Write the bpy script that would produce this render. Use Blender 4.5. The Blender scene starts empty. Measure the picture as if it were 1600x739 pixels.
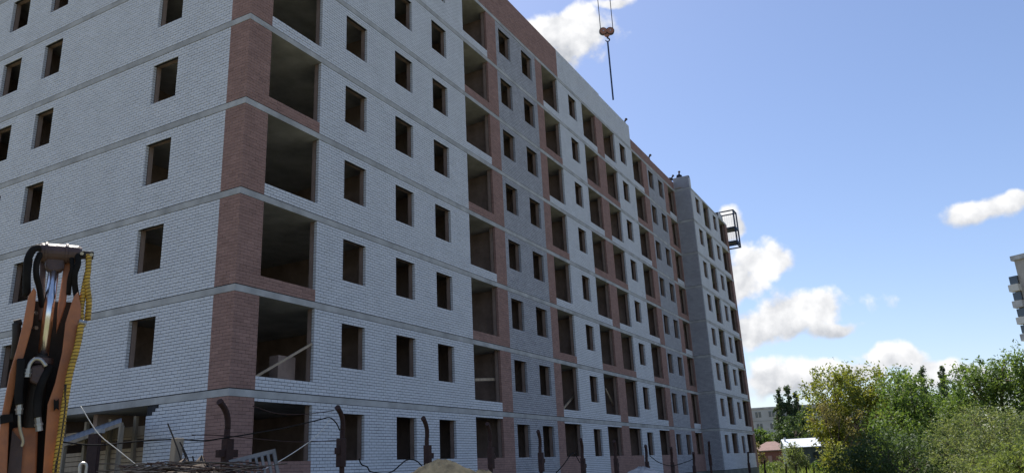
import bpy, math, random
import numpy as np
from mathutils import Vector, Matrix

random.seed(7); RNG = np.random.default_rng(7)
SC = bpy.context.scene
COL = SC.collection

# ------------------------------------------------------------------ camera
FPX = 1207.67
CAM = np.array([-15.566, -17.244, 1.64])
F = np.array([0.8485989, 0.44198896, 0.29073299])
R = np.array([0.47431669, -0.87904038, -0.04808011])
U = np.array([-0.23431516, -0.17870024, 0.95559543])
cam_d = bpy.data.cameras.new('camera'); cam = bpy.data.objects.new('camera', cam_d); COL.objects.link(cam)
cam_d.sensor_width = 36; cam_d.lens = FPX / 1600 * 36; cam_d.clip_end = 6000; cam_d.clip_start = 0.1
cam.matrix_world = Matrix(((R[0], U[0], -F[0], CAM[0]), (R[1], U[1], -F[1], CAM[1]), (R[2], U[2], -F[2], CAM[2]), (0, 0, 0, 1)))
SC.camera = cam

def ray(x, y): return F + R * (x - 800) / FPX - U * (y - 369.5) / FPX
def at(x, y, dist):                      # point seen at a photo pixel, at a horizontal distance
    v = ray(x, y); return CAM + v / np.hypot(v[0], v[1]) * dist
def on_y(x, y, yp):
    v = ray(x, y); return CAM + v * ((yp - CAM[1]) / v[1])
def on_x(x, y, xp):
    v = ray(x, y); return CAM + v * ((xp - CAM[0]) / v[0])
def project(P):
    v = np.asarray(P) - CAM; z = v @ F
    return 800 + FPX * (v @ R) / z, 369.5 - FPX * (v @ U) / z

# ------------------------------------------------------------------ sky and sun
SUN_AZ, SUN_EL = math.radians(36), math.radians(57)
SKY_STRENGTH, SUN_STRENGTH, EXPOSURE = 0.092, 4.4, 0.80
SC.view_settings.view_transform = 'Standard'; SC.view_settings.look = 'None'
SC.view_settings.exposure = EXPOSURE; SC.view_settings.gamma = 1; SC.view_settings.use_curve_mapping = False
sd = Vector((math.sin(SUN_AZ) * math.cos(SUN_EL), math.cos(SUN_AZ) * math.cos(SUN_EL), math.sin(SUN_EL)))
sl = bpy.data.lights.new('sun', 'SUN'); sl.energy = SUN_STRENGTH; sl.angle = math.radians(0.53); sl.color = (1, 0.95, 0.87)
so = bpy.data.objects.new('sun', sl); COL.objects.link(so)
so.rotation_euler = sd.to_track_quat('Z', 'Y').to_euler(); so.location = (20, 40, 70)

world = bpy.data.worlds.new('World'); SC.world = world; world.use_nodes = True
def build_world():
    nt = world.node_tree; N = nt.nodes; L = nt.links; N.clear()
    out = N.new('ShaderNodeOutputWorld'); bg = N.new('ShaderNodeBackground'); L.new(bg.outputs[0], out.inputs[0])
    sky = N.new('ShaderNodeTexSky'); sky.sky_type = 'NISHITA'; sky.sun_disc = False
    sky.sun_elevation = SUN_EL; sky.sun_rotation = SUN_AZ; sky.air_density = 1.0; sky.dust_density = 0.7; sky.ozone_density = 2.6
    bg.inputs[1].default_value = SKY_STRENGTH
    tc = N.new('ShaderNodeTexCoord'); D = tc.outputs['Generated']
    def noise(vec, scale, detail, rough=.55):
        n = N.new('ShaderNodeTexNoise'); n.inputs['Scale'].default_value = scale; n.inputs['Detail'].default_value = detail
        n.inputs['Roughness'].default_value = rough; L.new(vec, n.inputs['Vector']); return n
    def math_(op, a, b, clamp=False):
        m = N.new('ShaderNodeMath'); m.operation = op; m.use_clamp = clamp
        for i, v in enumerate((a, b)):
            if isinstance(v, (int, float)): m.inputs[i].default_value = v
            elif v is not None: L.new(v, m.inputs[i])
        return m.outputs[0]
    # billow the directions before measuring the distance to each cloud
    w = noise(D, 9, 3); s1 = N.new('ShaderNodeVectorMath'); s1.operation = 'SUBTRACT'; L.new(w.outputs['Color'], s1.inputs[0]); s1.inputs[1].default_value = (.5, .5, .5)
    s2 = N.new('ShaderNodeVectorMath'); s2.operation = 'MULTIPLY_ADD'; L.new(s1.outputs[0], s2.inputs[0]); s2.inputs[1].default_value = (.045, .045, .03); L.new(D, s2.inputs[2])
    P = s2.outputs[0]
    blobs = []
    for (x, y, wx, hy) in [(905, 50, 62, 52), (868, 42, 42, 30), (885, 92, 36, 24), (955, 2, 40, 12), (1540, 322, 80, 22), (1590, 306, 45, 18),
                           (1195, 412, 62, 30), (1160, 440, 46, 40), (1245, 490, 108, 36), (1190, 512, 70, 26), (1300, 514, 60, 14),
                           (1200, 600, 80, 34), (1265, 590, 70, 26), (1390, 562, 62, 22), (1445, 580, 50, 22), (1530, 582, 70, 18), (1330, 585, 60, 18), (1135, 345, 22, 26)]:
        c = ray(x, y); c /= np.linalg.norm(c)
        rw = ray(x + wx, y); rw /= np.linalg.norm(rw); uh = ray(x, y - hy); uh /= np.linalg.norm(uh)
        blobs.append((c, np.linalg.norm(rw - c), np.linalg.norm(uh - c)))
    rnd = random.Random(5)
    while len(blobs) < 46:                  # the same fair-weather clouds go on all round
        az = rnd.uniform(0, 2 * math.pi); el = math.radians(abs(rnd.gauss(0, 26)) + 3)
        c = np.array([math.sin(az) * math.cos(el), math.cos(az) * math.cos(el), math.sin(el)])
        if el > 1.25: continue
        v = c @ F
        if v > 0:
            px, py = project(CAM + c * 100)
            if -120 < px < 1720 and -120 < py < 900: continue
        blobs.append((c, rnd.uniform(.04, .12), rnd.uniform(.018, .045)))
    best = num = den = None
    for c, sw, sh in blobs:
        r = np.cross(c, (0, 0, 1)); r /= np.linalg.norm(r); u = np.cross(r, c)
        mp = N.new('ShaderNodeMapping'); mp.vector_type = 'TEXTURE'
        mp.inputs['Location'].default_value = c
        mp.inputs['Rotation'].default_value = Matrix(((r[0], c[0], u[0]), (r[1], c[1], u[1]), (r[2], c[2], u[2]))).to_euler()
        mp.inputs['Scale'].default_value = (sw * 1.35, .5, sh * 1.35); L.new(P, mp.inputs['Vector'])
        ln = N.new('ShaderNodeVectorMath'); ln.operation = 'LENGTH'; L.new(mp.outputs[0], ln.inputs[0])
        sx = N.new('ShaderNodeSeparateXYZ'); L.new(mp.outputs[0], sx.inputs[0])
        wgt = math_('MAXIMUM', math_('SUBTRACT', 1.5, ln.outputs['Value']), 0.0); hz = math_('MULTIPLY', wgt, sx.outputs[2])
        num = hz if num is None else math_('ADD', num, hz); den = wgt if den is None else math_('ADD', den, wgt)
        best = ln.outputs['Value'] if best is None else math_('MINIMUM', best, ln.outputs['Value'])
    n1 = noise(D, 24, 5, .52)
    up = N.new('ShaderNodeVectorMath'); up.operation = 'ADD'; L.new(D, up.inputs[0]); up.inputs[1].default_value = (.004, .006, .013)
    n2 = noise(up.outputs[0], 24, 5, .52)
    dens = math_('ADD', math_('SUBTRACT', 1.0, best), math_('MULTIPLY', math_('SUBTRACT', n1.outputs[0], .5), 1.7))
    mr = N.new('ShaderNodeMapRange'); mr.interpolation_type = 'SMOOTHSTEP'; L.new(dens, mr.inputs[0])
    mr.inputs[1].default_value = .16; mr.inputs[2].default_value = .56
    shade = math_('ADD', math_('MULTIPLY', math_('SUBTRACT', n1.outputs[0], n2.outputs[0]), 2.4), math_('ADD', math_('MULTIPLY', math_('DIVIDE', num, math_('ADD', den, .001)), .62), .62), True)
    cm = N.new('ShaderNodeMix'); cm.data_type = 'RGBA'; L.new(shade, cm.inputs[0])
    cm.inputs[6].default_value = (3.5, 3.65, 3.95, 1); cm.inputs[7].default_value = (6.6, 6.6, 6.65, 1)
    wb = N.new('ShaderNodeMix'); wb.data_type = 'RGBA'; wb.blend_type = 'MULTIPLY'; wb.inputs[0].default_value = 1; wb.inputs[7].default_value = (1.0, .96, 1.02, 1); L.new(sky.outputs[0], wb.inputs[6])
    fin = N.new('ShaderNodeMix'); fin.data_type = 'RGBA'; L.new(mr.outputs[0], fin.inputs[0]); L.new(wb.outputs[2], fin.inputs[6]); L.new(cm.outputs[2], fin.inputs[7])
    L.new(fin.outputs[2], bg.inputs[0])
build_world()

# ------------------------------------------------------------------ helpers
class MB:
    def __init__(s): s.v = []; s.f = []; s.m = []
    def add(s, vs, fs, mi=0):
        o = len(s.v); s.v += [tuple(map(float, q)) for q in vs]; s.f += [tuple(o + i for i in q) for q in fs]; s.m += [mi] * len(fs); return s
    def box(s, lo, hi, mi=0):
        (a, b, c), (d, e, f) = lo, hi
        return s.add([(a, b, c), (d, b, c), (d, e, c), (a, e, c), (a, b, f), (d, b, f), (d, e, f), (a, e, f)],
                     [(0, 3, 2, 1), (4, 5, 6, 7), (0, 1, 5, 4), (1, 2, 6, 5), (2, 3, 7, 6), (3, 0, 4, 7)], mi)
    def obox(s, c, ax, ay, az, hx, hy, hz, mi=0):
        c, ax, ay, az = [np.asarray(q, float) for q in (c, ax, ay, az)]
        vs = [c + ax * hx * i + ay * hy * j + az * hz * k for k in (-1, 1) for (i, j) in ((-1, -1), (1, -1), (1, 1), (-1, 1))]
        return s.add(vs, [(0, 3, 2, 1), (4, 5, 6, 7), (0, 1, 5, 4), (1, 2, 6, 5), (2, 3, 7, 6), (3, 0, 4, 7)], mi)
    def beam(s, p, q, w, h=None, mi=0, up=(0, 0, 1)):
        p, q = np.asarray(p, float), np.asarray(q, float); d = q - p; ln = np.linalg.norm(d); d /= ln
        up = np.asarray(up, float)
        if abs(d @ up) > .95: up = np.array([1., 0, 0])
        a = np.cross(d, up); a /= np.linalg.norm(a); b = np.cross(a, d)
        return s.obox((p + q) / 2, d, a, b, ln / 2, w / 2, (h or w) / 2, mi)
    def tube(s, pts, r, n=8, mi=0, cap=True):
        pts = [np.asarray(p, float) for p in pts]; k = len(pts)
        rs = r if isinstance(r, (list, tuple, np.ndarray)) else [r] * k
        vs = []; pa = None
        for i, p in enumerate(pts):
            d = pts[min(i + 1, k - 1)] - pts[max(i - 1, 0)]; d = d / (np.linalg.norm(d) + 1e-12)
            if pa is None: a = np.cross(d, (0, 0, 1) if abs(d[2]) < .9 else (1, 0, 0))
            else: a = pa - d * (pa @ d)
            a = a / np.linalg.norm(a); pa = a; b = np.cross(d, a)
            vs += [p + rs[i] * (a * math.cos(t) + b * math.sin(t)) for t in np.arange(n) * 2 * math.pi / n]
        fs = [(i * n + j, i * n + (j + 1) % n, (i + 1) * n + (j + 1) % n, (i + 1) * n + j) for i in range(k - 1) for j in range(n)]
        if cap: fs += [tuple(range(n))[::-1], tuple((k - 1) * n + j for j in range(n))]
        return s.add(vs, fs, mi)
    def prism(s, poly, ext, mi=0):           # polygon (3D points) pushed along a vector
        poly = [np.asarray(p, float) for p in poly]; ext = np.asarray(ext, float); n = len(poly)
        return s.add(poly + [p + ext for p in poly], [tuple(range(n))[::-1], tuple(range(n, 2 * n))] + [(i, (i + 1) % n, n + (i + 1) % n, n + i) for i in range(n)], mi)
    def mesh(s, name, mats):
        me = bpy.data.meshes.new(name); me.from_pydata(s.v, [], s.f)
        for m in (mats if isinstance(mats, (list, tuple)) else [mats]): me.materials.append(m)
        if any(s.m): me.polygons.foreach_set('material_index', s.m)
        me.update(); return me
    def build(s, name, mats, parent=None, smooth=False, bevel=0):
        me = s.mesh(name, mats); o = bpy.data.objects.new(name, me); COL.objects.link(o); o.parent = parent
        if smooth: me.polygons.foreach_set('use_smooth', [True] * len(me.polygons))
        if bevel:
            b = o.modifiers.new('bevel', 'BEVEL'); b.width = bevel; b.segments = 2; b.limit_method = 'ANGLE'
        return o
def tag(o, label=None, cat=None, group=None, kind=None):
    if label: o['label'] = label
    if cat: o['category'] = cat
    if group: o['group'] = group
    if kind: o['kind'] = kind
    return o
def thing(name, label, cat, loc=(0, 0, 0), group=None):
    o = bpy.data.objects.new(name, None); COL.objects.link(o); o.location = loc; o.empty_display_size = .2
    return tag(o, label, cat, group)
def keep(o, parent):                      # parent while the mesh stays in world coordinates
    o.parent = parent; o.matrix_parent_inverse = Matrix.Translation(parent.location).inverted(); return o
def smooth_path(pts, n=6):                # Catmull-Rom
    P = [np.asarray(p, float) for p in pts]; P = [2 * P[0] - P[1]] + P + [2 * P[-1] - P[-2]]; out = []
    for i in range(1, len(P) - 2):
        for t in np.arange(n) / n:
            a, b, c, d = P[i - 1:i + 3]
            out.append(.5 * ((2 * b) + (c - a) * t + (2 * a - 5 * b + 4 * c - d) * t * t + (3 * b - a - 3 * c + d) * t ** 3))
    return out + [P[-2]]

def mat(name, col, rough=.85, var=.15, scale=6., metal=0., bump=0., col2=None, spec=.3, tint=0., streak=0., detail=5):
    m = bpy.data.materials.new(name); m.use_nodes = True; nt = m.node_tree; N = nt.nodes; L = nt.links
    b = N['Principled BSDF']; b.inputs['Roughness'].default_value = rough; b.inputs['Metallic'].default_value = metal
    b.inputs['Specular IOR Level'].default_value = spec
    tc = N.new('ShaderNodeTexCoord'); ns = N.new('ShaderNodeTexNoise'); ns.inputs['Scale'].default_value = scale; ns.inputs['Detail'].default_value = detail
    ns.inputs['Roughness'].default_value = .6
    src = tc.outputs['Object']
    if streak:
        mp = N.new('ShaderNodeMapping'); mp.inputs['Scale'].default_value = (1, 1, streak); L.new(src, mp.inputs[0]); src = mp.outputs[0]
    L.new(src, ns.inputs['Vector'])
    mx = N.new('ShaderNodeMix'); mx.data_type = 'RGBA'
    c2 = col2 or tuple(c * (1 - var * 1.6) for c in col); c1 = col if col2 else tuple(min(1, c * (1 + var * .7)) for c in col)
    mx.inputs[6].default_value = (*c1, 1); mx.inputs[7].default_value = (*c2, 1)
    mr = N.new('ShaderNodeMapRange'); mr.inputs[1].default_value = .3; mr.inputs[2].default_value = .7; L.new(ns.outputs[0], mr.inputs[0]); L.new(mr.outputs[0], mx.inputs[0])
    colout = mx.outputs[2]
    if tint:
        at_ = N.new('ShaderNodeAttribute'); at_.attribute_name = 'tint'
        m2 = N.new('ShaderNodeMapRange'); m2.inputs[3].default_value = 1 - tint; m2.inputs[4].default_value = 1 + tint; L.new(at_.outputs['Fac'], m2.inputs[0])
        mu = N.new('ShaderNodeMix'); mu.data_type = 'RGBA'; mu.blend_type = 'MULTIPLY'; mu.inputs[0].default_value = 1
        L.new(colout, mu.inputs[6]); L.new(m2.outputs[0], mu.inputs[7]); colout = mu.outputs[2]
    L.new(colout, b.inputs['Base Color'])
    if bump:
        bp = N.new('ShaderNodeBump'); bp.inputs['Strength'].default_value = bump; bp.inputs['Distance'].default_value = .02
        nb = N.new('ShaderNodeTexNoise'); nb.inputs['Scale'].default_value = scale * 6; nb.inputs['Detail'].default_value = 4; L.new(tc.outputs['Object'], nb.inputs['Vector'])
        L.new(nb.outputs[0], bp.inputs['Height']); L.new(bp.outputs[0], b.inputs['Normal'])
    return m
def leaf_mat(name, c1, c2, trans=.45):
    m = bpy.data.materials.new(name); m.use_nodes = True; nt = m.node_tree; N = nt.nodes; L = nt.links
    b = N['Principled BSDF']; b.inputs['Roughness'].default_value = .55; b.inputs['Specular IOR Level'].default_value = .3
    a = N.new('ShaderNodeAttribute'); a.attribute_name = 'tint'
    mx = N.new('ShaderNodeMix'); mx.data_type = 'RGBA'; mx.inputs[6].default_value = (*c1, 1); mx.inputs[7].default_value = (*c2, 1); L.new(a.outputs['Fac'], mx.inputs[0])
    L.new(mx.outputs[2], b.inputs['Base Color'])
    t = N.new('ShaderNodeBsdfTranslucent'); g = N.new('ShaderNodeMix'); g.data_type = 'RGBA'; g.blend_type = 'MULTIPLY'; g.inputs[0].default_value = 1
    L.new(mx.outputs[2], g.inputs[6]); g.inputs[7].default_value = (1.5, 1.45, .7, 1); L.new(g.outputs[2], t.inputs[0])
    ms = N.new('ShaderNodeMixShader'); ms.inputs[0].default_value = trans; L.new(b.outputs[0], ms.inputs[1]); L.new(t.outputs[0], ms.inputs[2])
    L.new(ms.outputs[0], N['Material Output'].inputs[0]); return m

M = {}
M['white'] = mat('white_silicate_brick', (.65, .66, .69), .9, .05, 1.0, tint=.05, bump=.08)
M['red'] = mat('red_brick', (.31, .188, .158), .9, .08, 1.6, tint=.13, bump=.1)
M['grey'] = mat('grey_brick', (.40, .40, .43), .9, .08, 1.5, tint=.11, bump=.1)
M['mortar'] = mat('mortar', (.035, .036, .042), .95, .25, 4)
M['slab'] = mat('slab_concrete', (.45, .445, .435), .9, .22, 1.1, bump=.2)
M['block'] = mat('inner_block', (.31, .23, .195), .95, .2, 1.5, bump=.3)
M['found'] = mat('foundation_concrete', (.17, .18, .16), .95, .25, .8, bump=.3)
M['rust'] = mat('rusty_steel', (.060, .034, .030), .8, .3, 9, col2=(.032, .021, .021), bump=.4, spec=.15)
M['black'] = mat('black_rubber', (.016, .015, .015), .85, .3, 8, spec=.12)
M['orange'] = mat('orange_paint', (.46, .17, .065), .5, .25, 7, spec=.4, col2=(.27, .11, .06), bump=.15)
M['brown'] = mat('brown_greasy_steel', (.10, .058, .05), .5, .35, 9, spec=.4, col2=(.045, .03, .03), bump=.2)
M['darkin'] = mat('grimy_dark_steel', (.035, .03, .028), .6, .3, 9)
M['chrome'] = mat('chrome', (.85, .84, .80), .22, .05, 5, metal=1.)
M['zinc'] = mat('zinc_fitting', (.42, .41, .38), .4, .2, 14, metal=.7)
M['yellow'] = mat('yellow_spiral', (.58, .36, .04), .5, .25, 20, spec=.5)
M['guard'] = mat('dark_yellow_guard', (.16, .10, .025), .6, .2, 20)
M['wood'] = mat('raw_timber', (.42, .33, .24), .85, .2, 5, streak=.15)
M['woodold'] = mat('weathered_timber', (.30, .25, .19), .9, .25, 6, streak=.15)
M['sand'] = mat('sand', (.64, .45, .22), .95, .3, 5, bump=.9)
M['gravel'] = mat('pale_gravel', (.52, .50, .46), .95, .25, 6, bump=.6)
M['soil'] = mat('dark_soil', (.13, .105, .085), .95, .35, 3, bump=.8)
M['steelblue'] = mat('dark_blue_steel', (.02, .035, .075), .5, .2, 5)
M['cloth'] = mat('work_clothes', (.03, .033, .05), .9, .3, 9)
M['skin'] = mat('skin', (.42, .26, .19), .6, .1, 9)
M['whitecord'] = mat('pale_cord', (.62, .60, .55), .8, .1, 9)

# ------------------------------------------------------------------ ground: one sheet to the horizon
def ground_z(x, y):
    t = np.clip((np.asarray(x, float) + 6) / 44, 0, 1); t = t * t * (3 - 2 * t)
    return -1.05 * t
def make_ground():
    def axis(c, near, far, step):
        a = list(np.arange(-near, near + .1, step)); g = near; st = step
        while g < far: st *= 1.35; g += st; a = [-g] + a + [g]
        return np.array(a) + c
    xs = axis(15, 60, 2600, 1.5); ys = axis(-5, 45, 2600, 1.5); X, Y = np.meshgrid(xs, ys); Z = ground_z(X, Y)
    near = np.exp(-((X - 15) / 80) ** 2 - ((Y + 5) / 60) ** 2)
    Z = Z + near * (.07 * np.sin(X * .9 + 1.3 * np.sin(Y * .5)) * np.cos(Y * .7 + X * .2) + RNG.normal(0, .025, X.shape)) - .06
    nx, ny = len(xs), len(ys); v = np.stack([X.ravel(), Y.ravel(), Z.ravel()], 1)
    i = np.arange(nx * ny).reshape(ny, nx); f = np.stack([i[:-1, :-1], i[:-1, 1:], i[1:, 1:], i[1:, :-1]], -1).reshape(-1, 4)
    me = bpy.data.meshes.new('ground'); me.from_pydata(v.tolist(), [], f.tolist())
    m = mat('ground_earth_and_grass', (.20, .165, .12), .95, .2, .35, col2=(.095, .115, .04), bump=.6, detail=8); me.materials.append(m)
    o = bpy.data.objects.new('ground', me); COL.objects.link(o); me.polygons.foreach_set('use_smooth', [True] * len(me.polygons)); o['kind'] = 'structure'
make_ground()

# ------------------------------------------------------------------ the apartment block under construction
H0, ST = 1.2532, 3.0
def K(k): return H0 + ST * k              # top of slab k
CH, BH, BED = .0988, .0835, .033
NF = 8
ULEN, VLEN, UB, PB = 49.69, 20.0, 63.4, 1.44
bld = thing('apartment_building', 'unfinished eight storey apartment block of white, red and grey brick with empty window openings', 'building')
WH, RD, GY = 0, 1, 2

class Facade:
    def __init__(s, org, du, n): s.org = np.array(org, float); s.du = np.array(du, float); s.n = np.array(n, float)
right = Facade((0, 0, 0), (1, 0, 0), (0, -1, 0))
left = Facade((0, 0, 0), (0, 1, 0), (-1, 0, 0))
block = Facade((0, -PB, 0), (1, 0, 0), (0, -1, 0))
side = Facade((ULEN, 0, 0), (0, -1, 0), (-1, 0, 0))     # u runs from the inner corner outwards

W_S, W_H, LG_S = 10, 25, 4                 # sill course, head course, loggia sill course
R_SEC = [(0, .95, RD), (.95, 3.36, 'L'), (3.36, 13.38, WH), (13.38, 15.78, 'L'), (15.78, 16.80, RD), (16.80, 21.56, GY), (21.56, 22.46, RD),
         (22.46, 24.70, 'L'), (24.70, 28.55, WH), (28.55, 30.90, 'L'), (30.90, 32.25, RD), (32.25, 34.60, 'L'), (34.60, 38.35, WH),
         (38.35, 40.70, 'L'), (40.70, 41.90, RD), (41.90, 46.42, GY), (46.42, 47.52, RD), (47.52, 49.50, 'L'), (49.50, ULEN, RD)]
R_WIN = [(4.70, 5.95), (7.78, 9.03), (10.58, 11.81), (17.12, 18.42), (19.80, 21.12), (26.34, 27.58), (35.62, 36.92), (42.22, 43.52), (44.82, 46.12)]
B_SEC = [(ULEN, 53.75, WH), (53.75, 56.02, 'L'), (56.02, 59.80, WH), (59.80, 62.50, 'L'), (62.50, UB, RD)]
B_WIN = [(51.17, 52.55), (57.45, 58.80)]
L_SEC = [(0, .87, RD), (.87, VLEN, WH)]
L_WIN = [(3.35, 4.60), (10.25, 11.40), (12.95, 14.20), (17.0, 18.2)]

bricks = {k: [] for k in ('fac', 'u0', 'u1', 'z0', 'z1', 'dl', 'dr', 'mat')}
FACS = [right, left, block, side]
def lay(fi, a, b, z, course, m, dl, dr, phase=0.0):
    pitch = .26; off = (course % 2) * .13 + phase
    first = math.floor((a - off) / pitch) * pitch + off; e = [a]; x = first + pitch
    while x < b - 1e-6:
        if x - a > .035 and b - x > .035: e.append(x)
        x += pitch
    e.append(b); n = len(e) - 1
    for i in range(n):
        jg = .0035 if m == RD else .0075; g0 = 0 if i == 0 else jg; g1 = 0 if i == n - 1 else jg
        B = bricks; B['fac'].append(fi); B['u0'].append(e[i] + g0); B['u1'].append(e[i + 1] - g1); B['z0'].append(z); B['z1'].append(z + (.0915 if m == RD else BH))
        B['dl'].append(.12 if (dl and i == 0) else .03); B['dr'].append(.12 if (dr and i == n - 1) else .03); B['mat'].append(m)
core = MB()
openings = []                              # facade, u0, u1, z0, z1, kind
def fbox(mb, fac, u0, u1, d0, d1, z0, z1, mi=0):   # d = depth behind the facade plane
    p = fac.org + fac.du * u0 - fac.n * d0; q = fac.org + fac.du * u1 - fac.n * d1
    lo = np.minimum(p, q); hi = np.maximum(p, q); return mb.box((lo[0], lo[1], z0), (hi[0], hi[1], z1), mi)
def storey(fi, secs, wins, k):             # storey k = 1..8
    fac = FACS[fi]; zf = K(k - 1); ztop = K(k) - .2; odd = k % 2 == 1
    ops = []                               # u0,u1,sill,head, loggia
    for (a, b, m) in secs:
        if m == 'L':
            ops.append((a, b, 10 if k == 1 else LG_S, 27 if k == 1 else 28, True))
    for (a, b) in wins:
        if fi == 1 and k == 1 and a < 9: continue
        ops.append((a, b, W_S, W_H, False))
    if fi == 1 and k == 1: ops.append((3.40, 8.60, -3, 28, None))
    c0 = -3 if k == 1 else 0
    for c in range(c0, 28):
        z = zf + BED + c * CH
        cuts = [(a, b) for (a, b, s, h, l) in ops if s <= c < h]
        if fi == 1 and k == 1:             # ragged end of the brickwork at the open bay
            cuts = [(({27: 2.87, 26: 3.0, 25: 3.13}.get(c, a) if a == 3.40 else a), b) for a, b in cuts]
        cuts.sort()
        for (a, b, m) in secs:
            if m == 'L':
                if fi == 2: m = WH
                elif c >= 20: m = WH
                else: m = RD if odd else WH
            # pieces of the section outside every cut
            x = a; parts = []
            for (p, q) in cuts:
                if q <= a or p >= b: continue
                if p > x: parts.append((x, p))
                x = max(x, q)
            if x < b: parts.append((x, b))
            for (p, q) in parts:
                dl = any(abs(p - o[1]) < 1e-6 for o in cuts); dr = any(abs(q - o[0]) < 1e-6 for o in cuts)
                lay(fi, p, q, z, c, m, dl, dr, a % .26)
    # mortar body behind the bricks, and the inner block leaf
    lo = fac is right or fac is left
    U0 = secs[0][0] + (.012 if fi < 2 else 0.012); U1 = secs[-1][1] - (.012 if fi == 2 else 0)
    zb = zf + (c0 * CH if c0 else 0)
    br = sorted({U0, U1} | {o[0] - .01 for o in ops} | {o[1] + .01 for o in ops})
    for a, b in zip(br[:-1], br[1:]):
        mid = (a + b) / 2; hit = [o for o in ops if o[0] - .01 < mid < o[1] + .01]
        if not hit: fbox(core, fac, a, b, .018, .118, zb, ztop)
        else:
            o = hit[0]
            if o[2] > c0: fbox(core, fac, a, b, .018, .118, zb, zf + BED + o[2] * CH - .012)
            if o[3] < 28: fbox(core, fac, a, b, .018, .118, zf + BED + o[3] * CH + .002, ztop)
    if fi == 3: return
    br = sorted({secs[0][0] + .5, secs[-1][1] - .1} | {o[0] - .2 for o in ops} | {o[1] + .2 for o in ops})
    for a, b in zip(br[:-1], br[1:]):
        mid = (a + b) / 2; hit = [o for o in ops if o[0] - .2 < mid < o[1] + .2]
        if not hit: fbox(MB(), fac, a, b, .155, .30, zf, ztop).build('inner_wall', M['block'], bld)
    for (a, b, s, h, l) in ops:
        if l is None: continue
        openings.append((fi, a, b, zf + BED + s * CH, min(zf + BED + h * CH, ztop), l, zf, ztop))
for k in range(1, NF + 1):
    storey(0, R_SEC, R_WIN, k); storey(1, L_SEC, L_WIN, k); storey(2, B_SEC, B_WIN, k); storey(3, [(0, PB, GY)], [], k)
# parapets: courses above the roof slab, each with its own height and brick
def parapet(fi, a, b, h, m, back=.38):
    n = int(round((h - BED) / CH)); fac = FACS[fi]
    for c in range(n): lay(fi, a, b, K(8) + BED + c * CH, c, m, b in (38.3, 43.2) or fi == 3, False, a % .26)
    fbox(core, fac, a + .012, b - (.012 if fi != 0 or b > 48 else 0), .012, back, K(8), K(8) + BED + n * CH - .012)
parapet(1, 0, VLEN, 2.0, RD)
parapet(0, 0, 13.4, 2.0, RD); parapet(0, 13.4, 24.86, 2.0, RD); parapet(0, 24.86, 32.1, 2.0, WH); parapet(0, 32.1, 38.3, 1.9, WH)
parapet(0, 38.3, 43.2, .82, RD); parapet(0, 43.2, ULEN, .72, RD)
parapet(3, 0, PB, 1.08, GY); parapet(2, ULEN, 50.2, .92, WH); parapet(2, 60.2, 61.6, .52, WH)
for k_ in bricks: bricks[k_] = np.array(bricks[k_])

def brick_geometry():
    B = bricks; n = len(B['u0']); org = np.array([f.org for f in FACS])[B['fac']]; du = np.array([f.du for f in FACS])[B['fac']]; nn = np.array([f.n for f in FACS])[B['fac']]
    jit = RNG.normal(0, .0014, n); jz = RNG.normal(0, .0012, n)
    corner = ((B['fac'] < 2) & (B['u0'] < .001)) | ((B['fac'] == 2) & (B['u0'] < ULEN + .001)) | ((B['fac'] == 3) & (B['u1'] > PB - .001))
    jit[corner] = 0; u0 = B['u0'].copy()
    u0[(B['fac'] == 1) & (B['u0'] < .001)] += .03      # the right facade's bricks turn the corner
    dl = B['dl'].copy(); dl[(B['fac'] == 0) & (B['u0'] < .001)] = .03
    u1 = B['u1'].copy(); u1[(B['fac'] == 3) & (B['u1'] > PB - .001)] -= .03
    P = lambda u, d, z: org + du * u[:, None] + nn * d[:, None] + np.array([0, 0, 1.]) * z[:, None]
    z0, z1 = B['z0'] + jz, B['z1'] + jz
    V = np.stack([P(u0, jit, z0), P(u1, jit, z0), P(u1, jit, z1), P(u0, jit, z1), P(u0, -dl, z0), P(u1, -B['dr'], z0), P(u1, -B['dr'], z1), P(u0, -dl, z1)], 1)
    return V, u0, u1, z0, z1
BV, bu0, bu1, bz0, bz1 = brick_geometry()
QF = np.array([(0, 1, 2, 3), (4, 0, 3, 7), (1, 5, 6, 2), (3, 2, 6, 7), (4, 5, 1, 0)])
QB = QF[:, ::-1]
def flip_needed(fi): f = FACS[fi]; return np.dot(np.cross(f.du, (0, 0, 1)), f.n) < 0
FLIP = np.array([flip_needed(i) for i in range(4)])
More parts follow.
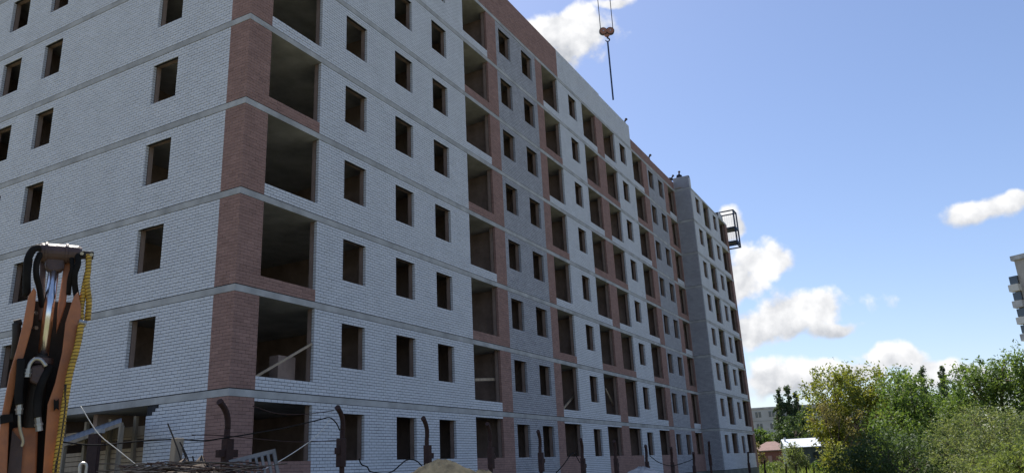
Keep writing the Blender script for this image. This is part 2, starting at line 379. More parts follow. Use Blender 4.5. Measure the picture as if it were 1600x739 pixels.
# the 300 bricks that show largest stand alone, the rest are one body of brickwork
ctr = BV.mean(1); px, py = project(ctr); ax_, ay_ = project(BV[:, 0]); bx_, by_ = project(BV[:, 2])
area = np.abs((bx_ - ax_) * (by_ - ay_)); full = (np.abs(bu1 - bu0 - (.26 - 2 * np.where(bricks['mat'] == RD, .0035, .0075))) < 1e-4) & (bricks['dl'] < .05) & (bricks['dr'] < .05) & (bu0 > .05)
vis = (px > 108) & (px < 1600) & (py > 5) & (py < 716) & full & ((px > 385) | (px < 315) | (py < 600))
rank = np.argsort(-np.where(vis, area, -1))[:300]; single = np.zeros(len(area), bool); single[rank] = True
tint_all = np.clip(RNG.normal(.5, .22, len(area)), 0, 1)
def brickwork():
    idx = np.where(~single)[0]; n = len(idx); V = BV[idx].reshape(-1, 3)
    faces = np.where(FLIP[bricks['fac'][idx]][:, None, None], QB[None], QF[None]) + (np.arange(n) * 8)[:, None, None]
    faces = faces.reshape(-1, 4); nf = len(faces)
    me = bpy.data.meshes.new('brickwork'); me.vertices.add(len(V)); me.vertices.foreach_set('co', V.ravel().astype(np.float32))
    me.loops.add(nf * 4); me.loops.foreach_set('vertex_index', faces.ravel().astype(np.int32)); me.polygons.add(nf)
    me.polygons.foreach_set('loop_start', (np.arange(nf) * 4).astype(np.int32)); me.polygons.foreach_set('loop_total', np.full(nf, 4, np.int32))
    for m in ('white', 'red', 'grey'): me.materials.append(M[m])
    me.polygons.foreach_set('material_index', np.repeat(bricks['mat'][idx], 5).astype(np.int32))
    a = me.attributes.new('tint', 'FLOAT', 'FACE'); a.data.foreach_set('value', np.repeat(tint_all[idx], 5).astype(np.float32))
    me.polygons.foreach_set('use_smooth', np.zeros(nf, bool)); me.update(calc_edges=True); me.validate()
    o = bpy.data.objects.new('brickwork', me); COL.objects.link(o); o.parent = bld; o['kind'] = 'stuff'
brickwork()
def single_bricks():
    cache = {}
    for i in np.where(single)[0]:
        fi, m = int(bricks['fac'][i]), int(bricks['mat'][i]); t = int(tint_all[i] * 4.99); key = (fi, m, t)
        if key not in cache:
            v = BV[i] - BV[i][0]; q = QB if FLIP[fi] else QF
            me = bpy.data.meshes.new('brick'); me.from_pydata(v.tolist(), [], q.tolist()); me.materials.append(M[('white', 'red', 'grey')[m]])
            a = me.attributes.new('tint', 'FLOAT', 'FACE'); a.data.foreach_set('value', [t / 4] * 5); cache[key] = me
        o = bpy.data.objects.new('brick', cache[key]); COL.objects.link(o); o.parent = bld; o.location = BV[i][0]
single_bricks()
core.build('mortar_body', M['mortar'], bld)

def slabs():
    poly = [(-.012, -.012), (ULEN - .012, -.012), (ULEN - .012, -PB - .012), (UB, -PB - .012), (UB, VLEN - .2), (-.012, VLEN - .2)]
    for k in range(1, NF + 1):
        mb = MB(); mb.prism([(x, y, K(k) - .2) for x, y in poly], (0, 0, .2)); mb.build('floor_slab', M['slab'], bld)
    mb = MB(); p0 = [(.13, .13), (ULEN + .13, .13), (ULEN + .13, -PB + .13), (UB - .13, -PB + .13), (UB - .13, VLEN - .3), (.13, VLEN - .3)]
    mb.prism([(x, y, K(0) - .2) for x, y in p0], (0, 0, .195)); mb.build('floor_slab', M['slab'], bld)
    mb = MB(); p1 = [(.02, .02), (ULEN + .02, .02), (ULEN + .02, -PB + .02), (UB - .02, -PB + .02), (UB - .02, VLEN - .22), (.02, VLEN - .22)]
    mb.prism([(x, y, -2.2) for x, y in p1], (0, 0, 2.2 + K(0) - 3 * CH - .0)); mb.build('foundation', M['found'], bld)
    # plain rear and far end walls, storey by storey
    for k in range(1, NF + 1):
        mb = MB(); z0, z1 = K(k - 1), K(k) - .2
        mb.box((.5, VLEN - .6, z0), (UB - .01, VLEN - .22, z1)); mb.box((UB - .4, -PB + .13, z0), (UB - .012, VLEN - .6, z1)); mb.build('rear_wall', M['block'], bld)
    mb = MB(); mb.box((ULEN + .13, -PB + .4, 0), (ULEN + .4, .0, 2.79)); xs = [6.85, 10.05, 13.0, 16.4, 19.2, 22.05, 25.6, 28.1, 31.6, 35.1, 38.0, 41.4, 44.1, 47.0, 49.8, 53.2, 56.8, 59.4]
    for x in xs: mb.box((x - .1, .5, 0), (x + .1, 6.4, 2.79))
    mb.box((.5, 6.4, 0), (UB - .42, 6.6, 2.79)); mb.box((5.2, 6.6, 0), (5.4, VLEN - .62, 2.79))
    for y in (9.2, 12.2, 15.6): mb.box((.5, y, 0), (5.2, y + .2, 2.79))
    me = mb.mesh('partition_wall', M['block'])
    for k in range(NF):
        o = bpy.data.objects.new('partition_wall', me); COL.objects.link(o); o.parent = bld; o.location = (0, 0, K(k) + .002)
slabs()
def surrounds():                           # block jambs round every opening, one piece each
    cache = {}
    for (fi, a, b, z0, z1, lg, zf, zt) in openings:
        fac = FACS[fi]; key = (fi, round(b - a, 3), round(z0 - zf, 3), round(z1 - zf, 3))
        if key not in cache:
            mb = MB(); w = b - a; d0, d1 = .15, .305; f0 = Facade((0, 0, 0), fac.du, fac.n)
            zb, ztp = -(z0 - zf) + .002, zt - z0 - .002; h = z1 - z0
            fbox(mb, f0, -.19, 0, d0, d1, zb, ztp); fbox(mb, f0, w, w + .19, d0, d1, zb, ztp)
            fbox(mb, f0, 0, w, d0, d1, zb, -.02)
            if ztp - h > .08: fbox(mb, f0, 0, w, d0, d1, h + .03, ztp)
            cache[key] = mb.mesh('loggia_surround' if lg else 'window_surround', M['block'])
        o = bpy.data.objects.new('loggia_surround' if lg else 'window_surround', cache[key]); COL.objects.link(o); o.parent = bld
        o.location = fac.org + fac.du * a + np.array([0, 0, z0])
surrounds()

# ------------------------------------------------------------------ on and above the roof
def worker(label, feet, face, bend, reach=.45):
    """one continuous body: bent at the hips, arms reaching down to the course being laid"""
    f = np.array([math.cos(face), math.sin(face), 0]); l = np.array([-f[1], f[0], 0]); up = np.array([0, 0, 1.])
    b = f * math.sin(bend) + up * math.cos(bend); hip = up * .92
    J = {}; E = []; Rr = {}
    def j(n, p, r, par=None):
        J[n] = (len(J), p); Rr[n] = r
        if par: E.append((J[par][0], J[n][0]))
    j('pelvis', hip, .15); j('waist', hip + b * .2, .135, 'pelvis'); j('chest', hip + b * .42, .165, 'waist'); j('neck', hip + b * .58, .07, 'chest')
    hd = b * .6 + f * .25 + up * .3; hd /= np.linalg.norm(hd)
    j('chin', hip + b * .60 + hd * .07, .07, 'neck'); j('head', hip + b * .60 + hd * .17, .105, 'chin'); j('crown', hip + b * .60 + hd * .25, .07, 'head')
    for sg, nm in ((1, 'l'), (-1, 'r')):
        sh = hip + b * .48 + l * .19 * sg; el = sh + f * .12 * reach / .45 - up * .24 + l * .06 * sg; ha = el + f * .22 * reach / .45 - up * .13
        j(nm + 'sh', sh, .075, 'chest'); j(nm + 'el', el, .05, nm + 'sh'); j(nm + 'wr', ha, .035, nm + 'el'); j(nm + 'ha', ha + f * .08 - up * .03, .04, nm + 'wr')
        hp = hip + l * .1 * sg - up * .05; kn = up * .48 + l * .13 * sg + f * .06; an = up * .09 + l * .14 * sg - f * .02
        j(nm + 'hp', hp, .1, 'pelvis'); j(nm + 'kn', kn, .07, nm + 'hp'); j(nm + 'an', an, .05, nm + 'kn'); j(nm + 'to', an + f * .16 - up * .045, .04, nm + 'an')
    me = bpy.data.meshes.new('person'); me.from_pydata([tuple(J[n][1]) for n in J], E, [])
    o = bpy.data.objects.new('person_skeleton', me); COL.objects.link(o)
    o.modifiers.new('skin', 'SKIN')
    for i, n in enumerate(J): me.skin_vertices[0].data[i].radius = (Rr[n], Rr[n])
    me.skin_vertices[0].data[0].use_root = True
    sb = o.modifiers.new('sub', 'SUBSURF'); sb.levels = 1; sb.render_levels = 1
    dg = bpy.context.evaluated_depsgraph_get(); m2 = bpy.data.meshes.new_from_object(o.evaluated_get(dg)); bpy.data.objects.remove(o)
    m2.materials.clear(); m2.materials.append(M['cloth']); m2.materials.append(M['skin'])
    hc = J['head'][1]
    for p in m2.polygons:
        c = np.array(p.center); p.use_smooth = True
        hand = min(np.linalg.norm(c - J['lha'][1]), np.linalg.norm(c - J['rha'][1]))
        if (np.linalg.norm(c - hc) < .14 and (c - hc) @ f > .03) or hand < .07: p.material_index = 1
    m2.name = 'person'; w = bpy.data.objects.new('person', m2); COL.objects.link(w); w.location = feet
    tag(w, label, 'person', 'bricklayers on the roof')
    # cap and vest are clothing of their own
    hm = MB(); rings = [(0, .118), (.045, .112), (.085, .085), (.11, .04)]; ax = hd
    a = np.cross(ax, l); a /= np.linalg.norm(a); c0 = hc + hd * .03; vs = []
    for t, r in rings: vs += [c0 + ax * t + r * (a * math.cos(q) + l * math.sin(q)) for q in np.arange(10) * .6283]
    fs = [(i * 10 + k, i * 10 + (k + 1) % 10, (i + 1) * 10 + (k + 1) % 10, (i + 1) * 10 + k) for i in range(3) for k in range(10)] + [tuple(range(30, 40))]
    hm.add(vs, fs); hm.build('cap', M['cloth'], w, smooth=True)
    return w
def trestle(label, x, y, h, L=1.6, rot=False):
    t = thing('trestle_platform', label, 'trestle', (x, y, K(8)), 'bricklayers\' trestles on the roof'); dx, dy = (L / 2, .3) if not rot else (.3, L / 2)
    for i in (-1, 1):
        for j in (-1, 1):
            MB().beam((i * dx * .8, j * dy * .8, .0), (i * dx * .7, j * dy * .7, h - .05), .05).build('leg', M['woodold'], t)
    for q in (-1, 0, 1):
        b = MB(); 
        if not rot: b.box((-dx, q * .19 - .09, h - .05), (dx, q * .19 + .09, h))
        else: b.box((q * .19 - .09, -dy, h - .05), (q * .19 + .09, dy, h))
        b.build('plank', M['wood'], t)
def roof_crew():
    spots = [((977.5, 186), .95, 'worker in dark clothes bent over the end of the tall pale parapet', 'low trestle behind the end of the tall pale parapet', 1.05),
             ((1015.5, 242), .95, 'worker in dark clothes bent over the low red brick parapet', 'low trestle behind the middle of the low red parapet', .55),
             ((1051, 274), .95, 'worker stooping where the red parapet meets the grey brick return', 'low trestle in the roof corner by the grey return', .95),
             ((1061.5, 271.5), .75, 'worker whose head shows above the grey brick return wall', 'low trestle behind the grey brick return', .35)]
    for i, (p, y, lab, tl, bend) in enumerate(spots):
        face = (-1.9, -1.2, -2.0, -2.6)[i]; q = on_y(p[0], p[1] + 1.5, .45 if i < 3 else -.9)     # where the head shows
        if i == 3: q = on_x(p[0], p[1] + 1.5, ULEN + .5)
        fwd = .66 * math.sin(bend) + .06; hh = .92 + .66 * math.cos(bend) + .08
        x, yy = q[0] - fwd * math.cos(face), q[1] - fwd * math.sin(face); h = max(.12, q[2] - hh - K(8))
        trestle(tl, x, yy, h); worker(lab, (x, yy, K(8) + h), face, bend, .15)
roof_crew()

def crane_hook():
    c = at(948, 50, 60); rt = np.array([R[0], R[1], 0]); rt /= np.linalg.norm(rt); fw = np.array([rt[1], -rt[0], 0]) * -1; up = np.array([0, 0, 1.])
    t = thing('crane_hook_block', 'red brown crane hook block with two sheaves hanging over the roof', 'crane hook', tuple(c))
    hookp = mat('hook_block_paint', (.36, .15, .09), .5, .3, 6, col2=(.20, .10, .07)); w = .30
    for sg in (-1, 1):                    # two sheaves in cheek plates
        ce = rt * sg * w + up * .03
        mb = MB(); mb.tube([ce - fw * .10, ce + fw * .10], .36, 20); mb.build('sheave', M['darkin'], t)
        for q in (-1, 1):
            mb = MB(); a0 = ce + fw * .125 * q
            mb.tube([a0 - fw * .015, a0 + fw * .015], .30, 18); mb.build('cheek_plate', hookp, t)
            mb = MB(); mb.tube([a0 + fw * .02 * q - fw * .012, a0 + fw * .02 * q + fw * .012], .07, 10); mb.build('pin', M['zinc'], t)
    mb = MB(); mb.prism([-rt * .42 - fw * .06, rt * .42 - fw * .06, rt * .16 - up * .5 - fw * .06, -rt * .16 - up * .5 - fw * .06], fw * .12); mb.build('body_plate', hookp, t)
    mb = MB(); pts = [-up * .45, -up * .6] + [(-up * .80 + rt * .17 * math.sin(a) + up * .17 * math.cos(a)) for a in np.linspace(0, 4.6, 14)]
    mb.tube(pts, [.07] * 2 + list(np.linspace(.075, .035, 14)), 8); mb.build('hook', M['darkin'], t, smooth=True)
    for i, x in enumerate((-.52, .56)):
        tag(keep(MB().tube([c + rt * x + up * .0, c + rt * x + up * 26], .035, 6).build('hoist_rope', M['darkin']), t))
    s = MB(); p0 = c - up * .95; s.tube([p0, p0 - up * 5.6], .075, 8)
    sl = s.build('lifting_sling', M['steelblue']); tag(sl, 'long dark sling hanging straight down from the crane hook', 'sling')
crane_hook()

def loading_platform():
    b = at(1141, 396, 84.5); x0, x1, y0, y1 = UB + .02, UB + 1.5, -2.35, -.7
    zb, zm, zt = at(1141, 394, 84.5)[2], at(1141, 373, 84.5)[2], at(1141, 346, 84.5)[2]
    t = thing('loading_platform', 'dark blue steel cage platform fixed to the far end of the block near its top', 'platform', (x0, y0, zb))
    o = np.array([x0, y0, zb])
    P = lambda x, y, z: np.array([x, y, z]) - o
    for z, nm in ((zb, 'deck'), (zm, 'deck')):
        mb = MB(); mb.box(P(x0, y0, z), P(x1, y1, z + .16)); mb.build(nm, M['steelblue'], t)
    for x in (x0 + .06, x1 - .06):
        for y in (y0 + .06, y1 - .06):
            MB().beam(P(x, y, zb - .35), P(x, y, zt), .13).build('post', M['steelblue'], t)
    for z in (zb - .3, zt):
        for a, c in (((x0, y0 + .06), (x1, y0 + .06)), ((x0, y1 - .06), (x1, y1 - .06)), ((x0 + .06, y0), (x0 + .06, y1)), ((x1 - .06, y0), (x1 - .06, y1))):
            MB().beam(P(*a, z), P(*c, z), .115).build('rail', M['steelblue'], t)
    for za, zc in ((zb + .2, zm), (zm + .2, zt)):
        mb = MB()
        for q in np.arange(y0 + .2, y1 - .1, .22): mb.beam(P(x1 - .03, q, za), P(x1 - .03, q, zc), .012)
        for z in np.arange(za, zc, .22): mb.beam(P(x1 - .03, y0, z), P(x1 - .03, y1, z), .012)
        tag(mb.build('wire_mesh', M['zinc'], t), kind='stuff')
loading_platform()

def props():                               # timber left in the openings
    def plank(name, p, q, w, h, label, m='wood'):
        o = MB().beam(p, q, w, h).build(name, M[m]); tag(o, label, 'plank', 'timber left in the openings'); return o
    plank('timber_prop', on_y(398, 589, .06), on_y(487, 537, .06), .05, .07, 'pale timber leaning across the corner loggia just above the ground floor')
    plank('timber_board', on_y(742, 593, .4), on_y(779, 592, .4), .04, .12, 'level board across the loggia beside the white wall, one floor up')
    plank('timber_prop', on_y(880, 638, .6), on_y(897, 618, .6), .07, .1, 'timber leaning in the loggia beyond the grey brick panel, one floor up')
    plank('timber_prop', on_y(946, 607, .6), on_y(958, 632, .6), .07, .1, 'timber leaning in the middle loggia left of the red pier, one floor up')
    o = MB().box((2.45, .62, K(1) + .001), (3.2, 1.0, K(1) + 1.25)).build('block_stack', M['block']); tag(o, 'stack of pale blocks inside the corner loggia above the ground floor', 'block stack')
    # sand bags of mortar in the loggia, a low heap
    o = heap('mortar_heap', (2.7, 1.1, K(2) + .002), .75, .6, M['block'], .04); tag(o, 'small pale heap on the corner loggia floor two storeys up', 'heap')
def heap(name, c, rad, h, m, rough=.05, sx=1., sy=1., power=1.3, n=40, rings=14):
    vs = [(0, 0, h)]; fs = []
    ph = RNG.uniform(0, 6.28, 6)
    for i in range(1, rings + 1):
        t = i / rings
        for k in range(n):
            a = k * 2 * math.pi / n; wob = 1 + .13 * math.sin(2 * a + ph[0]) + .08 * math.sin(5 * a + ph[1]) + .05 * math.sin(9 * a + ph[2] + 4 * t)
            z = h * max(0, 1 - t ** power * (1 + .1 * math.sin(3 * a + ph[3]))) if i < rings else -.15
            vs.append((rad * t * wob * math.cos(a) * sx, rad * t * wob * math.sin(a) * sy, z + (RNG.normal(0, rough) if i < rings else 0)))
    fs += [(0, 1 + k, 1 + (k + 1) % n) for k in range(n)]
    fs += [(1 + (i - 1) * n + k, 1 + i * n + k, 1 + i * n + (k + 1) % n, 1 + (i - 1) * n + (k + 1) % n) for i in range(1, rings) for k in range(n)]
    mb = MB(); mb.add(vs, fs); o = mb.build(name, m, smooth=True); o.location = c; return o
props()

# ------------------------------------------------------------------ fence of bent rusty posts
YF = -9.5
POSTS = [(-8.78, 2.62, 'in front of the red brick corner'), (-6.61, 2.65, 'before the first window right of the corner loggia'), (-4.41, 2.57, 'standing behind the sand heap, before the second and third windows'),
         (-2.25, 2.54, 'before the loggia beside the white wall'), (-.08, 2.44, 'before the grey brick panel nearest the corner'), (2.22, 2.30, 'before the loggia beyond the near grey panel'),
         (4.42, 2.28, 'before the loggia left of the central red pier'), (6.95, 2.17, 'behind the pale gravel heap'), (9.43, 2.12, 'just right of the pale gravel heap'),
         (11.95, 1.96, 'before the far grey brick panel'), (14.18, 2.34, 'before the grey return of the projecting end block'), (20.76, 1.95, 'before the end block\'s last window'),
         (24.2, 1.57, 'first in the grass, below the red shed'), (29.94, 1.33, 'second in the grass past the end block'), (33.14, 1.21, 'third in the grass past the end block'),
         (37.01, 1.08, 'fourth in the grass past the end block'), (40.14, .93, 'farthest in the grass, before the yellow green tree')]
def fence():
    for i, (xt, zt, where) in enumerate(POSTS):
        sz = 'rusty bent-topped steel fence post '
        x = xt + .20; zg = float(ground_z(x, YF)) - .12; h = zt - zg
        t = thing('fence_post', sz + where, 'fence post', (x, YF, zg), 'bent steel posts along the building site')
        r = .037 if i < 6 else .042
        lean = RNG.uniform(-.02, .02)
        pts = [(0, 0, -.05), (lean * .3, 0, h * .4), (lean, 0, h - .42), (lean - .002, -.01, h - .29), (lean - .035, -.03, h - .16), (lean - .10, -.05, h - .07), (lean - .20, -.08, h)]
        sm = smooth_path([(p[0], p[1], p[2]) for p in pts], 5)
        mb = MB(); mb.tube(sm, r, 10); mb.build('pipe', M['rust'], t, smooth=True)
        sgn = (1, -1, 1, 1, 1, 1, 1, 1, 1, -1, 1, 1, 1, 1, 1, 1, 1)[i]
        mb = MB(); mb.box((lean + .022 * sgn - .058, -.05, h - .82), (lean + .022 * sgn + .058, .05, h - .42)); mb.build('sleeve', M['rust'], t, bevel=.01)
        mb = MB(); mb.box((lean - .13 if i == 0 else lean, -.03, h - .64), (lean + .15 * sgn + (.02 if sgn > 0 else 0), .035, h - .55)) if sgn > 0 else mb.box((lean - .13, -.03, h - .64), (lean, .035, h - .55))
        mb.build('bracket', M['rust'], t, bevel=.006)
        mb = MB(); e = np.array(sm[-1]); dd = e - np.array(sm[-3]); dd /= np.linalg.norm(dd); mb.tube([e - dd * .01, e + dd * .025], r * 1.12, 10); mb.build('cap', M['rust'], t)
fence()

def cable(name, pts, r, m, label, cat='cable', n=8):
    o = MB().tube(smooth_path(pts, n), r, 6).build(name, M[m], smooth=True); return tag(o, label, cat)
def cables():
    g = lambda L, y=YF - .07: [on_y(x, yy, y) for x, yy in L]
    cable('cable', g([(98, 690), (150, 695), (215, 689), (275, 686), (318, 688), (349, 684), (400, 676), (450, 667), (500, 655), (515, 652), (525, 660), (531, 672)]), .009, 'black', 'thick black cable sagging across the corner and up to a bent post')
    cable('wire', g([(300, 679), (349, 680), (410, 686), (470, 690), (531, 687)]), .006, 'rust', 'thin rusty wire strung between the two nearest fence posts')
    cable('wire', g([(395, 634), (430, 645), (470, 647), (500, 644), (521, 641)]), .006, 'rust', 'thin wire sagging across the dark ground floor loggia opening')
    cable('cord', g([(516, 654), (500, 675), (480, 692), (440, 718), (395, 741), (340, 765)]), .006, 'whitecord', 'white cord slanting down left from the second bent post', 'cord')
    cable('rope', [at(126, 634, 9.5), at(153, 676, 9.4), at(185, 703, 9.3), at(232, 741, 9.2), at(260, 765, 9.2)], .004, 'whitecord', 'pale rope slanting down before the open ground floor bay', 'rope')
    cable('cable', g([(561, 716), (565, 725), (574, 729), (579, 736), (600, 739), (613, 736), (624, 727), (636, 718), (650, 719), (660, 728)]), .010, 'black', 'black cable drooping under the window between the second and third posts')
    cable('cable', g([(866, 741), (880, 726), (890, 712), (897, 708), (906, 722)]), .012, 'black', 'dark cable looped below the loggia beyond the near grey panel')
    cable('wire', g([(1016, 712), (1030, 722), (1050, 727), (1075, 720), (1083, 716)]), .012, 'black', 'dark cable sagging between posts before the far grey panel')
cables()

# ------------------------------------------------------------------ heaps and site clutter along the fence
def clutter():
    def top(px_, py_, dist): return at(px_, py_, dist)
    p = top(690, 717, 12.6); zg = float(ground_z(p[0], p[1])) - .1
    o = heap('sand_heap', (p[0], p[1], zg), 2.3, p[2] - zg, M['sand'], .012, power=1.42, n=72, rings=34); tag(o, 'golden sand heap in front of the third bent post', 'sand heap', 'heaps along the fence')
    p = top(752, 733, 14.2); zg = float(ground_z(p[0], p[1])) - .1
    o = heap('sand_heap', (p[0], p[1], zg), 1.9, p[2] - zg, M['sand'], .012, power=1.35, n=72, rings=30); tag(o, 'smaller sand heap right of the larger one, only its tip showing', 'sand heap', 'heaps along the fence')
    p = top(1003, 729, 23.0); zg = float(ground_z(p[0], p[1])) - .1
    o = heap('gravel_heap', (p[0], p[1], zg), 3.2, p[2] - zg, M['gravel'], .02, power=1.25, n=72, rings=30, sx=1.3); tag(o, 'pale gravel heap before the loggias right of the central red pier', 'gravel heap', 'heaps along the fence')
    # mound of spoil and scrap
    p = top(300, 727, 9.0); zg = float(ground_z(p[0], p[1])) - .1; rt = np.array([R[0], R[1], 0]) / np.hypot(R[0], R[1]); fw = np.array([-rt[1], rt[0], 0])
    o = heap('spoil_heap', (p[0], p[1], zg), 2.2, p[2] - zg, M['soil'], .035, power=1.6, n=64, rings=26); tag(o, 'dark heap of soil and scrap below the red brick corner', 'soil heap', 'heaps along the fence')
    scr = MB()
    for i in range(60):
        q = at(RNG.uniform(205, 400), RNG.uniform(724, 742), RNG.uniform(8.2, 9.0)); a = RNG.uniform(-.25, .25); d = rt * math.cos(a) + np.array([0, 0, 1]) * math.sin(a) * .6 + fw * RNG.uniform(-.5, .5)
        ln = RNG.uniform(.1, .38); scr.tube([q - d * ln, q + np.array([0, 0, RNG.uniform(-.01, .04)]), q + d * ln], RNG.uniform(.003, .009), 5, 0 if RNG.random() < .6 else 1)
    tag(scr.build('scrap_wire', [M['darkin'], M['rust']]), 'tangle of dark wire and rods lying on the soil heap', 'scrap', kind='stuff')
    b = MB(); b.beam(at(272, 742, 9.2), at(278, 684, 9.2), .085, .1).build
    o = b.build('timber_stake', M['woodold'], bevel=.008); tag(o, 'weathered timber stake leaning on the soil heap', 'stake')
    for (a, c, lab) in (((262, 661), (283, 722), 'long bent rebar rod crossing the timber stake'), ((281, 690), (295, 724), 'short rebar rod leaning right of the timber stake'), ((285, 700), (291, 726), 'second short rebar rod right of the stake'), ((301, 712), (302, 732), 'upright rebar stub standing on the soil heap')):
        o = MB().tube(smooth_path([at(*a, 9.1), (at(*a, 9.1) + at(*c, 9.1)) / 2 + rt * .01, at(*c, 9.1), at(*c, 9.1) - np.array([0, 0, .2])], 4), .008, 6).build('rebar', M['darkin']); tag(o, lab, 'rebar', 'rebar on the soil heap')
    # slotted plastic crate tilted on the heap
    c = at(398, 732, 9.1); ax = at(425, 722, 9.1) - at(370, 736, 9.1); ax /= np.linalg.norm(ax); up = np.cross(np.cross(ax, (0, 0, 1)), ax); up /= np.linalg.norm(up); n_ = np.cross(ax, up)
    t = thing('slotted_crate', 'grey slotted crate tilted on the soil heap beside the first post', 'crate', tuple(c)); pm = mat('grey_plastic', (.22, .23, .25), .6, .25, 5)
    W, Hh, D = .23, .15, .16
    for s in (-1, 1):
        for z in (-1, 1): MB().obox(n_ * D * s + up * (Hh - .018) * z, ax, n_, up, W, .008, .018).build('rim', pm, t)
        for k in np.linspace(-1, 1, 8): MB().obox(n_ * D * s + ax * (W - .012) * k, ax, n_, up, .012, .007, Hh - .036).build('slat', pm, t)
        MB().obox(ax * W * s, ax, n_, up, .008, D, Hh).build('end_panel', pm, t)
    MB().obox(-up * Hh, ax, n_, up, W, D, .008).build('base', pm, t)
    o = MB().tube(smooth_path([at(124, 745, 8.6), at(125, 727, 8.6), at(130, 723, 8.6), at(135, 727, 8.6), at(134, 745, 8.6), at(133, 800, 8.6)], 5), .013, 6).build('bent_pipe', M['zinc']); tag(o, 'bent pale pipe loop beside the yellow hose', 'pipe')
clutter()

def open_bay():                            # what stands in and before the open ground floor bay
    sheet = mat('fibre_cement_sheet', (.20, .215, .24), .7, .2, 3)
    a, b, c, d = on_x(97, 693, -1.3), on_x(190, 659, -1.3), on_x(190, 652, .45), on_x(97, 684, .45)
    t = thing('lean_to_roof', 'blue grey corrugated sheet canopy in the open ground floor bay', 'canopy', tuple(b)); nrm = np.cross(b - a, d - a); nrm /= np.linalg.norm(nrm); nrm *= np.sign(nrm[2])
    n = 48; vs = []
    for k in range(n + 1):
        s = k / n; off = nrm * .004 * math.sin(k * math.pi / 2)
        for q in (a + (b - a) * s, d + (c - d) * s): vs += [q + off - b, q + off - b - nrm * .012]
    fs = []
    for k in range(n):
        o = 4 * k; fs += [(o, o + 4, o + 6, o + 2), (o + 1, o + 3, o + 7, o + 5), (o, o + 1, o + 5, o + 4), (o + 2, o + 6, o + 7, o + 3)]
    MB().add(vs, fs).build('roof_sheet', sheet, t)
    MB().beam(a - b - nrm * .06, -nrm * .06, .07, .09).build('edge_batten', M['woodold'], t)
    for q in (a, b):
        zg = float(ground_z(q[0], q[1])) - .05
        MB().beam(q - b + (b - a) * .02 * (1 if q is a else -1) - nrm * .1, np.array([q[0], q[1], zg]) - b + (b - a) * .02 * (1 if q is a else -1), .1).build('post', M['woodold'], t)
    # dark door leaf with a pale cap
    p, q = on_x(138, 678, -2.2), on_x(156, 676, -2.2); zg = float(ground_z(p[0], p[1])) - .05
    t = thing('steel_panel', 'tall dark brown steel panel with small pale cap before the open bay', 'panel', (p[0], (p[1] + q[1]) / 2, zg)); hw = abs(p[1] - q[1]) / 2; h = p[2] - zg
    MB().box((0, -hw, 0), (.07, hw, h)).build('body', M['rust'], t, bevel=.01); MB().box((-.03, -hw - .03, h + .002), (.12, -hw + .18, h + .10)).build('cap', M['slab'], t)
    MB().box((-.012, -hw * .9, .1), (-.001, hw * .9, h - .1)).build('door', M['rust'], t); MB().box((-.04, hw * .6, h * .5), (-.013, hw * .75, h * .5 + .2)).build('handle', M['zinc'], t)
    # board screen inside
    t = thing('board_screen', 'pale horizontal boards on dark posts inside the open bay', 'board screen', (.62, 5, K(0) + .002)); y0, y1 = 3.3, 8.8
    zz = lambda py_: on_x(190, py_, .62)[2] - K(0) - .002
    for a_, b_ in ((701, 706.5), (707.5, 714.5), (715.5, 722), (723, 731), (732, 741), (742, 752), (684, 687.5), (668, 683)):
        z0, z1 = max(.0, zz(b_)), zz(a_)
        if z1 > .03: MB().box((0, y0 - 5, z0), (.04, y1 - 5, z1)).build('board', M['wood'], t)
    for y in (3.4, 4.6, 5.8, 7.0, 8.2): MB().box((-.1, y - 5 - .06, 0), (-.002, y - 5 + .06, 2.6)).build('post', M['woodold'], t)
open_bay()

